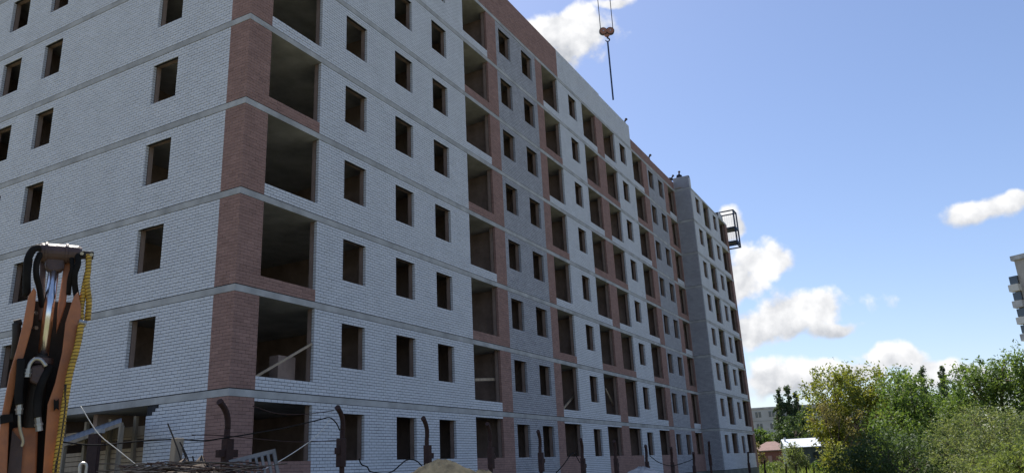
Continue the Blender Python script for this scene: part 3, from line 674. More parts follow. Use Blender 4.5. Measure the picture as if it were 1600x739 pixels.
# ------------------------------------------------------------------ excavator arm in the foreground
def excavator():
    D = 5.2; rt = np.array([R[0], R[1], 0]) / np.hypot(R[0], R[1]); P = lambda x, y, dd=0.: at(x, y, D + dd)
    base = P(45, 739); v0 = base[:2] - CAM[:2]; fw = np.array([v0[0], v0[1], 0]) / np.linalg.norm(v0); zg = float(ground_z(base[0], base[1])) - .05
    t = thing('excavator', 'orange excavator arm with chrome ram, black hoses and yellow spiral hose', 'excavator', (base[0], base[1], zg)); o0 = np.array([base[0], base[1], zg])
    def put(name, mb, m, smooth=False, bevel=0, par=None):
        o = mb.build(name, m, None, smooth, bevel); mb2 = o.data
        co = np.empty(len(mb2.vertices) * 3); mb2.vertices.foreach_get('co', co); co = co.reshape(-1, 3) - o0; mb2.vertices.foreach_set('co', co.ravel()); mb2.update()
        o.parent = par or t; return o
    back = fw * .34
    # side plates, seen almost edge on, running back into depth
    lo = [(53, 449), (44, 463), (36, 505), (26, 545), (15, 582), (3, 645), (-10, 739), (-18, 860)]; li = [(57, 456), (55, 475), (51, 507), (42, 540), (32, 575), (15, 645), (11, 739), (8, 860)]
    ro = [(122, 456), (127, 480), (125, 510), (114, 558), (103, 601), (95, 645), (83, 739), (80, 860)]; ri = [(116, 462), (111, 475), (102, 505), (97, 550), (86, 598), (74, 632), (67, 739), (62, 860)]
    for nm, A, B in (('boom_plate', lo, li), ('boom_plate', ri, ro)):
        mb = MB(); n = len(A); vs = []
        for dd in (0, .34):
            vs += [P(x, y, dd) for x, y in A] + [P(x, y, dd + (0.02 if dd == 0 else 0)) for x, y in B]
        fs = []
        for i in range(n - 1):
            fs += [(i, i + 1, n + i + 1, n + i), (2 * n + i, 3 * n + i, 3 * n + i + 1, 2 * n + i + 1), (i, 2 * n + i, 2 * n + i + 1, i + 1), (n + i, n + i + 1, 3 * n + i + 1, 3 * n + i)]
        fs += [(0, n, 3 * n, 2 * n), (n - 1, 3 * n - 1, 4 * n - 1, 2 * n - 1)]; mb.add(vs, fs); put(nm, mb, M['orange'], bevel=.006)
    mb = MB(); mb.prism([P(x, y, .27) for x, y in [(52, 470), (117, 472), (113, 520), (103, 580), (86, 640), (74, 860), (0, 860), (6, 640), (26, 560), (42, 510)]], fw * .03); put('boom_web', mb, M['darkin'])
    # lower box of the boom between the plates
    mb = MB(); mb.prism([P(x, y, .1) for x, y in [(19, 668), (60, 664), (57, 740), (55, 860), (8, 860), (12, 740)]], fw * .16); put('boom_box', mb, M['orange'], bevel=.01)
    mb = MB(); mb.prism([P(x, y, .09) for x, y in [(19, 672), (36, 692), (33, 740), (31, 860), (9, 860), (12, 740)]], -fw * .012); put('wear_strip', mb, M['brown'])
    # head: cross tube, cheeks, bracket
    mb = MB(); mb.tube([P(60, 394, .1), P(64, 394, .1), P(121, 398, .1), P(126, 399, .1)], [.047, .056, .056, .047], 20); put('cross_tube', mb, M['brown'], smooth=False, bevel=.006)
    for x in (72, 104):
        mb = MB(); mb.tube([P(x - 2.5, 394 + (x - 72) * .07, .1), P(x + 2.5, 394.3 + (x - 72) * .07, .1)], .062, 20); put('collar', mb, M['brown'], bevel=.004)
    mb = MB(); mb.prism([P(x, y, .07) for x, y in [(71, 392), (102, 394), (100, 420), (92, 424), (76, 424), (70, 416)]], fw * .07); put('rod_eye', mb, M['brown'], bevel=.012)
    mb = MB(); mb.prism([P(x, y, .13) for x, y in [(62, 392), (73, 392), (70, 470), (64, 500), (60, 500), (62, 450)]], fw * .05); put('dipper_link', mb, M['brown'], bevel=.006)
    mb = MB(); mb.prism([P(x, y, .12) for x, y in [(103, 395), (113, 398), (107, 440), (103, 475), (88, 520), (90, 480), (96, 440)]], fw * .05); put('dipper_link', mb, M['orange'], bevel=.006)
    mb = MB(); mb.prism([P(x, y, .08) for x, y in [(122, 391), (147, 393), (146, 404), (136, 403), (124, 403)]], fw * .035); put('hose_bracket', mb, M['darkin'], bevel=.004)
    for x, y in ((128, 396), (143, 398), (60, 386)):
        mb = MB(); mb.tube([P(x, y, .04), P(x, y, .075)], .011, 6); put('bolt', mb, M['zinc'])
    mb = MB(); mb.tube([P(57, 384, .06), P(64, 386, .06)], .012, 8); put('grease_pipe', mb, M['darkin'])
    # ram
    mb = MB(); mb.tube([P(85, 414, .10), P(66.5, 562, .10)], .029, 24); put('ram_rod', mb, M['chrome'], smooth=True)
    mb = MB(); mb.tube([P(68, 556, .11), P(64, 566, .11), P(50, 668, .13)], [.043, .048, .048], 20); put('ram_barrel', mb, M['darkin'], smooth=False)
    mb = MB(); mb.tube([P(67, 560, .10), P(65.6, 570, .10)], .056, 20); put('ram_gland', mb, M['brown'], bevel=.004)
    mb = MB(); mb.prism([P(x, y, .0) for x, y in [(47, 572), (69, 568), (70, 592), (60, 602), (46, 596)]], fw * .05); put('ram_boss', mb, M['brown'], bevel=.012)
    # steel pipe bow and fittings
    mb = MB(); mb.tube(smooth_path([P(44, 583, -.01), P(46, 570, -.01), P(54, 561, -.01), P(64, 562, -.01), P(72, 572, -.01)], 6), .0105, 10); put('steel_pipe', mb, M['zinc'], smooth=True)
    def fitting(x, y, dx, dy, k=1.):
        for a, b, r in ((0, .45, .0165), (.45, .62, .021), (.62, 1, .017)):
            mb = MB(); mb.tube([P(x + dx * a, y + dy * a, -.01), P(x + dx * b, y + dy * b, -.01)], r * k, 6); put('hose_fitting', mb, M['zinc'])
    fitting(44, 576, -2, 13); fitting(30.5, 630, -.6, 17); fitting(59, 651, 2.5, 22, 1.05)
    mb = MB(); mb.tube(smooth_path([P(30, 646, -.01), P(31, 668, 0), P(36, 688, .02), P(34, 697, .03)], 6), .009, 8); put('steel_pipe', mb, M['zinc'], smooth=True)
    def hose(pts, r, m='black'): mb = MB(); mb.tube(smooth_path(pts, 6), r, 10); put('hose', mb, M[m], smooth=True)
    hose([P(33, 561, .0), P(31, 590, -.01), P(29, 615, -.01), P(30, 632, -.01)], .021)
    hose([P(78, 572, .03), P(69, 590, .0), P(60, 615, -.01), P(58, 640, -.01), P(59, 652, -.01)], .021)
    hose([P(62, 387, .03), P(52, 390, .02), P(44, 405, .02), P(42, 430, .03), P(42, 462, .06)], .021)
    hose([P(63, 396, .06), P(57, 412, .05), P(57, 432, .06), P(62, 452, .1), P(66, 480, .14)], .017)
    hose([P(121, 398, .06), P(122, 412, .04), P(117, 428, .05), P(117, 446, .08), P(121, 470, .1)], .017)
    hose([P(112, 404, .06), P(113, 420, .05), P(109, 436, .07), P(107, 460, .12)], .014)
    hose([P(26, 505, .2), P(26, 530, .2), P(23, 560, .24)], .024, 'darkin')
    mb = MB(); mb.tube([P(22, 505, .2), P(34, 502, .2)], .02, 10); put('hose_clamp', mb, M['darkin'])
    # black bracket plates
    mb = MB(); mb.prism([P(x, y, -.02) for x, y in [(84, 623), (88, 626), (92, 622), (92, 640), (88, 637), (84, 642)]], fw * .02); put('cable_clip', mb, M['black'])
    mb = MB(); mb.prism([P(x, y, -.012) for x, y in [(0, 648), (20, 646), (21, 658), (0, 662)]], fw * .015); put('strap', mb, M['black'])
    for x, y in ((54, 490), (54, 513)):
        mb = MB(); mb.tube([P(x, y, .2), P(x + 3, y - 1, .18)], .012, 6); put('bolt', mb, M['zinc'])
    # yellow spiral guarded hoses: a core and a raised coil
    def spiral(pts, r):
        path = smooth_path(pts, 10); mb = MB(); mb.tube(path, r, 10); h = put('spiral_hose', mb, M['yellow'], smooth=True)
        P_ = np.array(path); seg = np.linalg.norm(np.diff(P_, axis=0), axis=1); s = np.concatenate([[0], np.cumsum(seg)]); pit = .021; m = int(s[-1] / pit * 9)
        q = np.linspace(0, s[-1], m); C = np.stack([np.interp(q, s, P_[:, k]) for k in range(3)], 1); ang = q / pit * 2 * math.pi; T = np.gradient(C, axis=0); T /= np.linalg.norm(T, axis=1)[:, None]
        A = np.cross(T, fw); A /= np.linalg.norm(A, axis=1)[:, None]; B = np.cross(T, A)
        coil = MB(); coil.tube(list(C + r * 1.0 * (A * np.cos(ang)[:, None] + B * np.sin(ang)[:, None])), .0034, 4); put('spiral_guard', coil, M['guard'], par=h)
    spiral([P(139, 398, .06), P(138, 420, .06), P(136, 440, .06), P(139, 470, .06), P(137, 500, .07)], .0165)
    spiral([P(137, 425, .085), P(131, 455, .07), P(126, 485, .06), P(128, 504, .06)], .0165)
    spiral([P(127, 506, .0), P(121, 540, -.01), P(110, 580, -.02), P(103, 620, -.02), P(96, 670, -.02), P(87, 739, -.02), P(80, 860, 0)], .0175)
    mb = MB(); mb.tube([P(121, 503, .03), P(133, 506, .05)], .022, 10); put('hose_clamp', mb, M['zinc'])
    mb = MB(); mb.tube(smooth_path([P(103, 600, -.03), P(101, 640, -.03), P(94, 690, -.03), P(86, 745, -.03), P(78, 860, 0)], 6), .008, 8); put('hose', mb, M['darkin'], smooth=True)
    # slew post, frame and stabilisers that carry the arm, below the picture
    ft = P(30, 860, .15); X = lambda a, b, z: np.array([ft[0], ft[1], zg]) + rt * a + fw * b + np.array([0, 0, z])
    hz = ft[2] - zg
    mb = MB(); mb.tube([X(0, 0, .25), X(0, 0, hz + .1)], .2, 16); put('slew_post', mb, M['darkin'])
    mb = MB(); mb.obox(X(0, -.1, .55), rt, fw, (0, 0, 1), .55, .18, .18); put('slew_frame', mb, M['orange'], bevel=.02)
    for s in (-1, 1):
        mb = MB(); mb.beam(X(s * .6, -.1, .6), X(s * .75, -.1, .08), .14); put('stabiliser_leg', mb, M['orange'])
        mb = MB(); mb.obox(X(s * .76, -.1, .04), rt, fw, (0, 0, 1), .2, .2, .04); put('stabiliser_foot', mb, M['darkin'])
excavator()

# ------------------------------------------------------------------ houses and blocks beyond
def brick_tex(name, c1, c2, mortar, scale=1.):
    m = bpy.data.materials.new(name); m.use_nodes = True; nt = m.node_tree; N = nt.nodes; L = nt.links; b = N['Principled BSDF']; b.inputs['Roughness'].default_value = .9
    tc = N.new('ShaderNodeTexCoord'); sp = N.new('ShaderNodeSeparateXYZ'); L.new(tc.outputs['Object'], sp.inputs[0]); ad = N.new('ShaderNodeMath'); L.new(sp.outputs[0], ad.inputs[0]); L.new(sp.outputs[1], ad.inputs[1])
    cb = N.new('ShaderNodeCombineXYZ'); L.new(ad.outputs[0], cb.inputs[0]); L.new(sp.outputs[2], cb.inputs[1])
    t = N.new('ShaderNodeTexBrick'); t.inputs['Color1'].default_value = (*c1, 1); t.inputs['Color2'].default_value = (*c2, 1); t.inputs['Mortar'].default_value = (*mortar, 1)
    t.inputs['Scale'].default_value = scale; t.inputs['Brick Width'].default_value = .26; t.inputs['Row Height'].default_value = .08; t.inputs['Mortar Size'].default_value = .008
    L.new(cb.outputs[0], t.inputs['Vector']); L.new(t.outputs[0], b.inputs['Base Color']); return m
RT = np.array([R[0], R[1], 0]) / np.hypot(R[0], R[1]); FW = np.array([-RT[1], RT[0], 0])
def frame_at(p): v = np.array([p[0] - CAM[0], p[1] - CAM[1], 0]); f = v / np.linalg.norm(v); return np.array([f[1], -f[0], 0]), f
GLASS = mat('window_glass', (.03, .04, .05), .12, .1, 3, spec=.8)
def shed():
    p = at(1200, 703, 118); r, f = frame_at(p); a = math.radians(-14); r, f = r * math.cos(a) + f * math.sin(a), f * math.cos(a) - r * math.sin(a); zg = -1.1
    t = thing('brick_shed', 'small red brick shed with hipped brown roof beyond the end block', 'shed', (p[0], p[1], zg)); h = p[2] - zg; hw, hd = 2.2, 2.2; zz = np.array([0, 0, 1.]); bm = brick_tex('shed_brick', (.26, .085, .055), (.21, .07, .05), (.2, .14, .11))
    o = MB().obox(zz * h / 2 + f * hd, r, f, zz, hw, hd, h / 2).build('wall', bm, t)
    ap = at(1200, 689, 118)[2] - zg; e = .3; c = f * hd; q = [c - r * (hw + e) - f * (hd + e) + zz * h, c + r * (hw + e) - f * (hd + e) + zz * h, c + r * (hw + e) + f * (hd + e) + zz * h, c - r * (hw + e) + f * (hd + e) + zz * h]
    a1, a2 = c - r * .6 + zz * ap, c + r * .6 + zz * ap
    MB().add(q + [a1, a2] + [v - zz * .12 for v in q], [(0, 1, 5, 4), (1, 2, 5), (2, 3, 4, 5), (3, 0, 4), (6, 7, 1, 0), (7, 8, 2, 1), (8, 9, 3, 2), (9, 8, 7, 6)]).build('roof', mat('brown_roof', (.23, .15, .13), .8, .15, 2), t)
    MB().obox(zz * (h - 1.35) + r * .15 - f * .03, r, f, zz, .28, .04, .62).build('door', mat('pinkish_door', (.42, .25, .2), .7, .1, 3), t)
    MB().obox(zz * (h - .1) - f * .06, r, f, zz, hw + .05, .05, .07).build('fascia', M['woodold'], t)
def white_roof_shed():
    p = at(1262, 698, 100); r, f = frame_at(p); zg = -1.1; a = math.radians(8); r, f = r * math.cos(a) + f * math.sin(a), f * math.cos(a) - r * math.sin(a)
    t = thing('metal_shed', 'dark grey green shed with pale metal roof left of the big tree', 'shed', (p[0], p[1], zg)); h = p[2] - zg; zz = np.array([0, 0, 1.]); hw = 2.4
    MB().obox(zz * h / 2 + f * 2.2, r, f, zz, hw, 2.2, h / 2).build('wall', mat('grey_green_boards', (.10, .125, .125), .8, .2, 3, streak=.1), t)
    ht = at(1262, 684, 100)[2] - zg; rf = mat('pale_metal_roof', (.62, .66, .70), .45, .08, 2, spec=.5)
    A = [-r * (hw + .2) - f * .25 + zz * h, r * (hw + .2) - f * .25 + zz * h, r * (hw + .2) + f * 2.2 + zz * ht, -r * (hw + .2) + f * 2.2 + zz * ht]; Bk = [r * (hw + .2) + f * 4.7 + zz * h, -r * (hw + .2) + f * 4.7 + zz * h]
    up = zz * .06; MB().add(A + [v + up for v in A], [(3, 2, 1, 0), (4, 5, 6, 7), (0, 1, 5, 4), (1, 2, 6, 5), (2, 3, 7, 6), (3, 0, 4, 7)]).build('roof', rf, t)
    C = [A[3], A[2], Bk[0], Bk[1]]; MB().add([v - zz * .004 for v in C] + [v + up - zz * .004 for v in C], [(3, 2, 1, 0), (4, 5, 6, 7), (0, 1, 5, 4), (1, 2, 6, 5), (2, 3, 7, 6), (3, 0, 4, 7)]).build('roof', rf, t)
    for s in (-1, 1): MB().add([s * r * (hw - .01) + zz * h, s * r * (hw - .01) + f * 4.4 + zz * h, s * r * (hw - .01) + f * 2.2 + zz * (ht - .05), s * r * (hw - .15) + zz * h, s * r * (hw - .15) + f * 4.4 + zz * h, s * r * (hw - .15) + f * 2.2 + zz * (ht - .05)], [(0, 1, 2), (5, 4, 3), (0, 3, 4, 1), (1, 4, 5, 2), (2, 5, 3, 0)]).build('gable', rf, t)
    MB().obox(zz * (h - .9) + r * .75 - f * .03, r, f, zz, .22, .03, .3).build('window', GLASS, t)
    MB().tube([-r * (hw - .15) + f * 1.6 + zz * (h + .2), -r * (hw - .15) + f * 1.6 + zz * (ht + .25)], .12, 8).build('chimney_pipe', rf, t)
def slab_block():
    # long five storey panel block: its front runs across the view
    p = at(1172, 640, 232); r, f = frame_at(at(1220, 640, 232)); a = math.radians(6); r, f = r * math.cos(a) + f * math.sin(a), f * math.cos(a) - r * math.sin(a); zg = -1.1; zz = np.array([0, 0, 1.])
    o0 = p - r * 14; h = p[2] - zg; Lh = 58.0; o0 = np.array([o0[0], o0[1], zg])
    t = thing('panel_block', 'distant pale grey five storey panel block behind the poplars', 'building', tuple(o0)); pm = mat('pale_panel', (.42, .42, .41), .9, .1, .6)
    MB().obox(r * Lh / 2 + f * 6 + zz * h / 2, r, f, zz, Lh / 2, 6, h / 2).build('wall', pm, t)
    MB().obox(r * Lh / 2 + f * 6 + zz * (h + .25), r, f, zz, Lh / 2 + .2, 6.2, .24).build('roof', M['slab'], t)
    fl = h / 5
    for s in range(5):
        zc = fl * s + fl * .55
        u = 1.6; k = 0
        while u < Lh - 1:
            wd = .75 if k % 3 else 1.9
            wo = MB().obox(r * u + zz * zc - f * .03, r, f, zz, wd, .05, .75).build('window', GLASS, t)
            MB().obox(r * u + zz * zc - f * .09, r, f, zz, .05, .012, .74).build('frame', M['whitecord'], wo)
            if wd > 1: MB().obox(r * u + zz * (zc - .98) - f * .35, r, f, zz, wd + .1, .34, .2).build('balcony', M['slab'], t)
            u += 3.6; k += 1
        MB().obox(r * Lh / 2 + zz * (fl * s + .02) - f * .015, r, f, zz, Lh / 2 - .1, .02, .035).build('panel_joint', M['found'], t)
    a_ = r * 23 + f * 5 + zz * (h + .45); MB().tube([a_, a_ + zz * 3.4], .09, 6).build('antenna', M['darkin'], t)
def tower():
    p = at(1579, 432, 150); q = at(1583, 412, 152); zg = -1.1; r, f = frame_at(p); a = math.radians(-24); r, f = r * math.cos(a) + f * math.sin(a), f * math.cos(a) - r * math.sin(a); zz = np.array([0, 0, 1.])
    o0 = np.array([p[0], p[1], zg]); h1 = p[2] - zg; h2 = q[2] - zg
    t = thing('tower_block', 'tall pale panel tower with stacked balconies at the right edge', 'building', tuple(o0)); pm = mat('tower_panel', (.40, .37, .33), .9, .1, .5); wm = M['whitecord']
    MB().obox(r * 15.1 + f * 7 + zz * h2 / 2, r, f, zz, 14, 7, h2 / 2).build('wall', pm, t)
    MB().obox(r * 15 + f * 7 + zz * (h2 + .4), r, f, zz, 14.3, 7.3, .39).build('roof', M['slab'], t)
    MB().obox(r * 8 + f * 7 + zz * (h2 + 2.2), r, f, zz, 4, 3, 1.4).build('lift_house', pm, t)
    n = 11; fl = h1 / n
    MB().obox(r * .55 + f * 3.2 + zz * h1 / 2, r, f, zz, .5, 3.0, h1 / 2).build('wall', pm, t)
    for s in range(n):
        z = s * fl
        MB().obox(r * .5 - f * .5 + zz * (z + .6), r, f, zz, .75, .62, .55).build('balcony', M['slab'] if s % 2 else wm, t)
        MB().obox(r * .5 - f * .18 + zz * (z + fl * .72), r, f, zz, .62, .3, fl * .24).build('window', GLASS, t)
        MB().obox(-r * .02 + f * 3.2 + zz * (z + fl * .6), f, r, zz, .9, .06, .62).build('window', GLASS, t)
        for u in (3.4, 7.4, 11.6, 15.8, 20):
            wo = MB().obox(r * u - f * .03 + zz * (z + fl * .55), r, f, zz, .85, .06, .72).build('window', GLASS, t)
            MB().obox(r * u - f * .1 + zz * (z + fl * .55), r, f, zz, .05, .012, .7).build('frame', wm, wo)
            if u in (3.4, 11.6): MB().obox(r * (u + 2) - f * .55 + zz * (z + .6), r, f, zz, 1.1, .55, .5).build('balcony', wm if s % 2 else M['slab'], t)
shed(); white_roof_shed(); slab_block(); tower()

# ------------------------------------------------------------------ trees and undergrowth
LM = {'yellowgreen': leaf_mat('leaf_yellow_green', (.24, .24, .05), (.11, .16, .045)), 'green': leaf_mat('leaf_mid_green', (.15, .215, .06), (.07, .13, .04)),
      'dark': leaf_mat('leaf_dark_green', (.085, .13, .055), (.05, .085, .038), .4), 'silver': leaf_mat('leaf_pale_green', (.20, .23, .125), (.10, .145, .06)),
      'fresh': leaf_mat('leaf_fresh_green', (.19, .235, .085), (.11, .155, .055), .5), 'poplar': leaf_mat('leaf_poplar', (.085, .125, .06), (.05, .085, .045), .3), 'brownish': leaf_mat('leaf_dry', (.22, .185, .10), (.14, .145, .06))}
BARK = mat('bark', (.14, .11, .085), .95, .3, 8, bump=.5)
def leaves_mesh(name, C, size, m, aspect=.5, upbias=.3, clump=None):
    n = len(C); d = RNG.normal(size=(n, 3)); d /= np.linalg.norm(d, axis=1)[:, None]
    nr = RNG.normal(size=(n, 3)); nr[:, 2] += upbias * 2; nr -= d * (nr * d).sum(1)[:, None]; nr /= np.linalg.norm(nr, axis=1)[:, None]; b = np.cross(nr, d)
    s = size * RNG.uniform(.6, 1.35, n)[:, None]; w = s * aspect
    V = np.stack([C - d * s * .5, C + b * w * .5 + nr * s * .06, C + d * s * .5, C - b * w * .5 + nr * s * .06], 1).reshape(-1, 3)
    me = bpy.data.meshes.new(name); me.vertices.add(n * 4); me.vertices.foreach_set('co', V.ravel().astype(np.float32)); me.loops.add(n * 4); me.loops.foreach_set('vertex_index', np.arange(n * 4, dtype=np.int32))
    me.polygons.add(n); me.polygons.foreach_set('loop_start', np.arange(n, dtype=np.int32) * 4); me.polygons.foreach_set('loop_total', np.full(n, 4, np.int32))
    a = me.attributes.new('tint', 'FLOAT', 'FACE'); a.data.foreach_set('value', np.clip((clump if clump is not None else .5) + RNG.normal(0, .22, n), 0, 1).astype(np.float32))
    me.materials.append(m); me.update(calc_edges=True); return me
def tree(name, label, base, lobes, leaf, size, n, cat='tree', group=None, trunk=.14, aspect=.5, sprig=.45, twigs=14, shell=.55, wp=.7):
    """lobes: list of (centre xyz, rx, ry, rz, weight); leaves gather on sprigs spread through each lobe"""
    base = np.asarray(base, float); t = thing(name, label, cat, tuple(base), group)
    ctr = np.array([l[0] for l in lobes]) - base; rad = np.array([l[1:4] for l in lobes]); wt = np.array([l[1] * l[2] * l[3] for l in lobes]) ** wp; wt /= wt.sum()
    ns = max(12, int(n / 42)); li = RNG.choice(len(lobes), ns, p=wt); v = RNG.normal(size=(ns, 3)); v /= np.linalg.norm(v, axis=1)[:, None]
    rr = RNG.uniform(shell, 1.04, ns) ** .8; S = ctr[li] + v * rad[li] * rr[:, None]
    S = S[S[:, 2] > .05]; ns = len(S)
    # leaves round each sprig
    k = n // ns; sc = np.mean(rad) * sprig * RNG.uniform(.35, 1.15, (ns, 1, 1))
    ax = v[:ns] if len(v) >= ns else v; out = S / (np.linalg.norm(S, axis=1)[:, None] + 1e-6)
    off = RNG.normal(size=(ns, k, 3)) * sc * np.array([.45, .45, .34]) + out[:, None, :] * RNG.uniform(-.6, .9, (ns, k, 1)) * sc
    C = (S[:, None, :] + off).reshape(-1, 3); cl = np.repeat(RNG.uniform(.1, .9, ns), k); ok = C[:, 2] > .03
    o = bpy.data.objects.new('crown', leaves_mesh('crown', C[ok], size, LM[leaf], aspect, clump=cl[ok])); COL.objects.link(o); o.parent = t
    # trunk and limbs to the lobes, twigs to sprigs
    top = ctr[:, 2].max(); mid = ctr.mean(0); tr = MB(); fork = np.array([mid[0] * .35, mid[1] * .35, max(.3, ctr[:, 2].min() * .6)])
    tr.tube(smooth_path([(0, 0, -.25), fork * .5 + np.array([.03, .02, 0]), fork], 4), list(np.linspace(trunk, trunk * .72, 9)), 8); tr.build('trunk', BARK, t, smooth=True)
    lb = MB()
    for c in ctr:
        m_ = (fork + c) / 2 + RNG.normal(0, .06 * np.linalg.norm(c - fork), 3); pth = smooth_path([fork, m_, c], 4); lb.tube(pth, list(np.linspace(trunk * .6, trunk * .16, len(pth))), 6)
    for s in S[RNG.choice(ns, min(ns, twigs * len(ctr)), replace=False)]:
        c = ctr[np.argmin(np.linalg.norm(ctr - s, axis=1))]; lb.tube([c + (fork - c) * .25, (c + s) / 2 + RNG.normal(0, .04, 3), s], [trunk * .2, trunk * .12, trunk * .05], 4, cap=False)
    lb.build('limbs', BARK, t, smooth=True); return t
def lobe(x, y, dist, wpx, hpx, dpt=None):
    p = at(x, y, dist); k = np.linalg.norm(p - CAM) / FPX / 1.0; return (p, wpx * k, (dpt or wpx) * k, hpx * k, 1)
def base_at(x, dist, zg=None):
    p = at(x, 700, dist); return (p[0], p[1], (float(ground_z(p[0], p[1])) - .1) if zg is None else zg)

tree('broadleaf_tree', 'large yellow green tree right of the pale roofed shed', base_at(1335, 88),
     [lobe(1298, 614, 87, 40, 32), lobe(1345, 604, 89, 40, 26), lobe(1390, 612, 88, 32, 28), lobe(1294, 655, 86, 28, 26), lobe(1340, 650, 88, 52, 40), lobe(1390, 660, 89, 40, 40), lobe(1310, 700, 86, 28, 34), lobe(1350, 706, 88, 50, 40)],
     'yellowgreen', .30, 24000, trunk=.3, sprig=.34)
tree('broadleaf_tree', 'leafy green tree in the middle of the thicket, left of the poplar tops', base_at(1425, 80),
     [lobe(1402, 608, 82, 26, 22), lobe(1425, 624, 80, 34, 34), lobe(1410, 660, 79, 44, 40), lobe(1460, 655, 79, 44, 34), lobe(1430, 705, 78, 60, 40), lobe(1490, 680, 78, 40, 40)],
     'green', .26, 20000, trunk=.28, sprig=.34)
tree('ash_tree', 'spreading tree with feathery leaves at the right edge, taller than its neighbours', base_at(1570, 44),
     [lobe(1525, 605, 45, 36, 28), lobe(1560, 590, 44, 38, 26), lobe(1605, 587, 44, 40, 30), lobe(1540, 640, 45, 44, 34), lobe(1595, 630, 44, 46, 40), lobe(1650, 610, 44, 50, 50), lobe(1500, 640, 46, 28, 28), lobe(1640, 680, 44, 60, 40)],
     'green', .17, 24000, trunk=.2, aspect=.38, sprig=.34)
tree('willow_bush', 'pale grey green bush below the feathery tree', base_at(1540, 34),
     [lobe(1520, 668, 35, 38, 24), lobe(1565, 675, 34, 42, 26), lobe(1600, 690, 34, 40, 30), lobe(1500, 700, 35, 44, 34), lobe(1555, 715, 33, 55, 34)],
     'silver', .11, 17000, 'bush', trunk=.1, aspect=.32, sprig=.34)
tree('broadleaf_bush', 'dark green bush filling the lower part of the thicket', base_at(1410, 66),
     [lobe(1380, 712, 67, 46, 32), lobe(1430, 722, 66, 56, 36), lobe(1480, 716, 66, 46, 36), lobe(1340, 730, 68, 40, 26)],
     'dark', .21, 12000, 'bush', trunk=.12, sprig=.34)
tree('shrub', 'bright yellow green shrub under the left side of the large tree', base_at(1300, 80),
     [lobe(1304, 714, 80, 18, 22), lobe(1326, 722, 80, 26, 24), lobe(1350, 730, 80, 30, 22)], 'yellowgreen', .2, 6000, 'bush', trunk=.08, sprig=.34)
tree('dry_tree', 'thin tree with dry brown leaves under the left of the large yellow green tree', base_at(1296, 83),
     [lobe(1286, 648, 83, 24, 16), lobe(1312, 655, 83, 28, 16), lobe(1336, 690, 82, 22, 20), lobe(1345, 660, 83, 22, 16)], 'brownish', .22, 2000, trunk=.12, sprig=.4, twigs=20)
for x, y, w, h, lab in ((1216, 606, 13, 50, 'leftmost dark poplar of the three behind the sheds'), (1231, 605, 13, 52, 'middle poplar, the tallest of the three behind the sheds'), (1244, 614, 16, 50, 'rightmost poplar of the three behind the sheds')):
    L = []
    for q in np.linspace(0, 1, 11): L.append(lobe(x + 10 * q ** 1.1, y + 7 + q * 106, 150, w * min(1, .28 + 1.3 * q) * RNG.uniform(.85, 1.15), 9))
    tree('poplar_tree', lab, base_at(x + 8, 150, -1.1), L, 'poplar', .36, 9000, group='distant poplars', trunk=.25, sprig=.34, twigs=4, shell=.1, wp=.42)
for x, y, w, h, lab in ((1440, 575, 12, 40, 'left poplar top rising behind the thicket'), (1472, 573, 13, 40, 'right poplar top rising behind the thicket'), (1499, 592, 8, 30, 'small pointed treetop between poplars and feathery tree')):
    L = []
    for q in np.linspace(0, 1, 11): L.append(lobe(x + 9 * q, y + 7 + q * 118, 125, w * min(1, .28 + 1.3 * q) * RNG.uniform(.85, 1.15), 10))
    tree('poplar_tree', lab, base_at(x + 8, 125, -1.1), L, 'poplar', .30, 8000, group='distant poplars', trunk=.22, sprig=.34, twigs=4, shell=.1, wp=.42)
tree('broadleaf_tree', 'rounded green tree just past the end block, before the panel block', base_at(1192, 135, -1.1), [lobe(1188, 684, 135, 16, 16), lobe(1176, 690, 135, 14, 16), lobe(1204, 690, 135, 12, 14), lobe(1192, 706, 135, 22, 14)], 'green', .36, 6000, trunk=.2, sprig=.34)
tree('broadleaf_tree', 'dark tree between the red shed and the pale roofed shed', base_at(1232, 128, -1.1), [lobe(1225, 680, 128, 14, 18), lobe(1245, 672, 130, 16, 22), lobe(1262, 662, 132, 14, 22), lobe(1236, 700, 128, 20, 16)], 'dark', .36, 7000, trunk=.2, sprig=.34)
tree('shrub', 'grey green shrub between the two sheds, nearer than both', base_at(1240, 92), [lobe(1237, 706, 92, 14, 12), lobe(1248, 716, 92, 17, 14), lobe(1240, 727, 92, 24, 14)], 'silver', .2, 5000, 'bush', trunk=.07, sprig=.34)
tree('shrub', 'sparse dry shrub beside the red shed wall', base_at(1186, 96, -1.1), [lobe(1186, 706, 96, 5, 10), lobe(1189, 718, 96, 7, 12)], 'brownish', .2, 700, 'bush', trunk=.05, sprig=.4)
for x, dist, lab in ((1213, 100, 'low bush in front of the red shed'), (1282, 92, 'low bush in front of the pale roofed shed')):
    tree('shrub', lab, base_at(x, dist), [lobe(x - 8, 731, dist, 13, 7), lobe(x + 8, 733, dist, 15, 8), lobe(x, 738, dist, 20, 10)], 'green', .2, 3600, 'bush', 'low bushes in the grass', trunk=.05, sprig=.34)

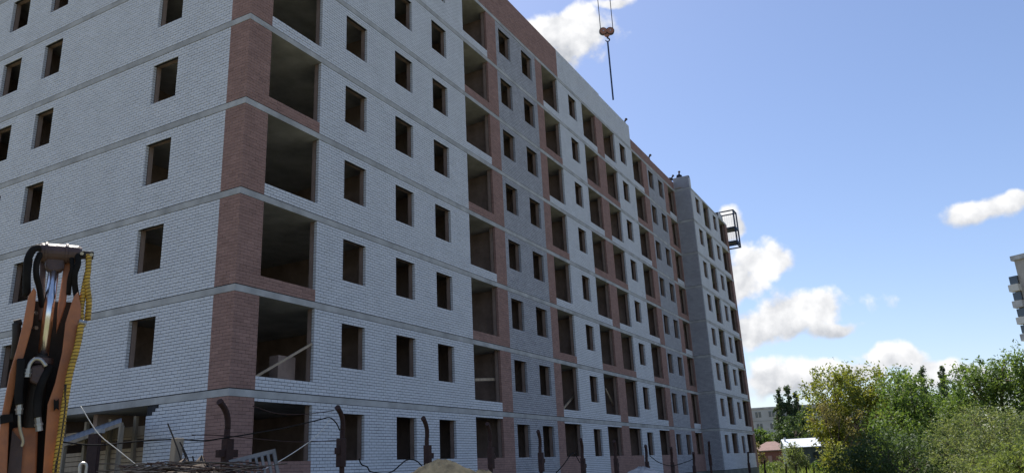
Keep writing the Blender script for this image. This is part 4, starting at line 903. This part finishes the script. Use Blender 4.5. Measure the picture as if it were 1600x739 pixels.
def weeds(name, label, n, xr, dr, hgt, m, wid=.02):
    """upright blades over a patch of rough ground"""
    x = RNG.uniform(*xr, n); dd = RNG.uniform(dr[0], dr[1], n); P = np.array([at(a, 720, b) for a, b in zip(x, dd)]); z = ground_z(P[:, 0], P[:, 1]) - .12
    h = hgt * RNG.uniform(.45, 1.1, n) * (1 + .25 * np.sin(P[:, 0] * .9) * np.sin(P[:, 1] * 1.1)); an = RNG.uniform(0, 6.28, n); b = np.stack([np.cos(an), np.sin(an), 0 * an], 1); ln = RNG.normal(0, .22, (n, 2)) * h[:, None]
    p0 = np.stack([P[:, 0], P[:, 1], z], 1); mid = p0 + np.stack([ln[:, 0] * .3, ln[:, 1] * .3, h * .6], 1); tp = p0 + np.stack([ln[:, 0], ln[:, 1], h], 1); w = (wid * dd / 25)[:, None]
    V = np.stack([p0 - b * w, p0 + b * w, mid + b * w * .8, mid - b * w * .8, tp], 1).reshape(-1, 3); i = np.arange(n)[:, None] * 5
    f4 = (i + np.array([0, 1, 2, 3])).tolist(); f3 = (i + np.array([3, 2, 4])).tolist(); me = bpy.data.meshes.new(name); me.from_pydata(V.tolist(), [], f4 + f3); me.materials.append(m)
    a = me.attributes.new('tint', 'FLOAT', 'FACE'); r = RNG.uniform(0, 1, n); a.data.foreach_set('value', np.concatenate([r, r]).astype(np.float32))
    o = bpy.data.objects.new(name, me); COL.objects.link(o); tag(o, label, 'weeds', kind='stuff')
tree('shrub', 'bright light green feathery shrub in the lower right corner', base_at(1592, 24),
     [lobe(1560, 728, 24, 26, 18), lobe(1590, 718, 24, 30, 20), lobe(1620, 715, 24, 34, 24), lobe(1600, 745, 24, 60, 30)], 'fresh', .12, 9000, 'bush', trunk=.05, aspect=.18, sprig=.4, twigs=20)
weeds('meadow_grass', 'rough sunlit grass past the end block', 26000, (1150, 1420), (86, 135), 1.7, LM['fresh'], .02)
weeds('thicket_grass', 'rank green grass below the thicket', 9000, (1330, 1640), (46, 62), 1.2, LM['green'], .02)
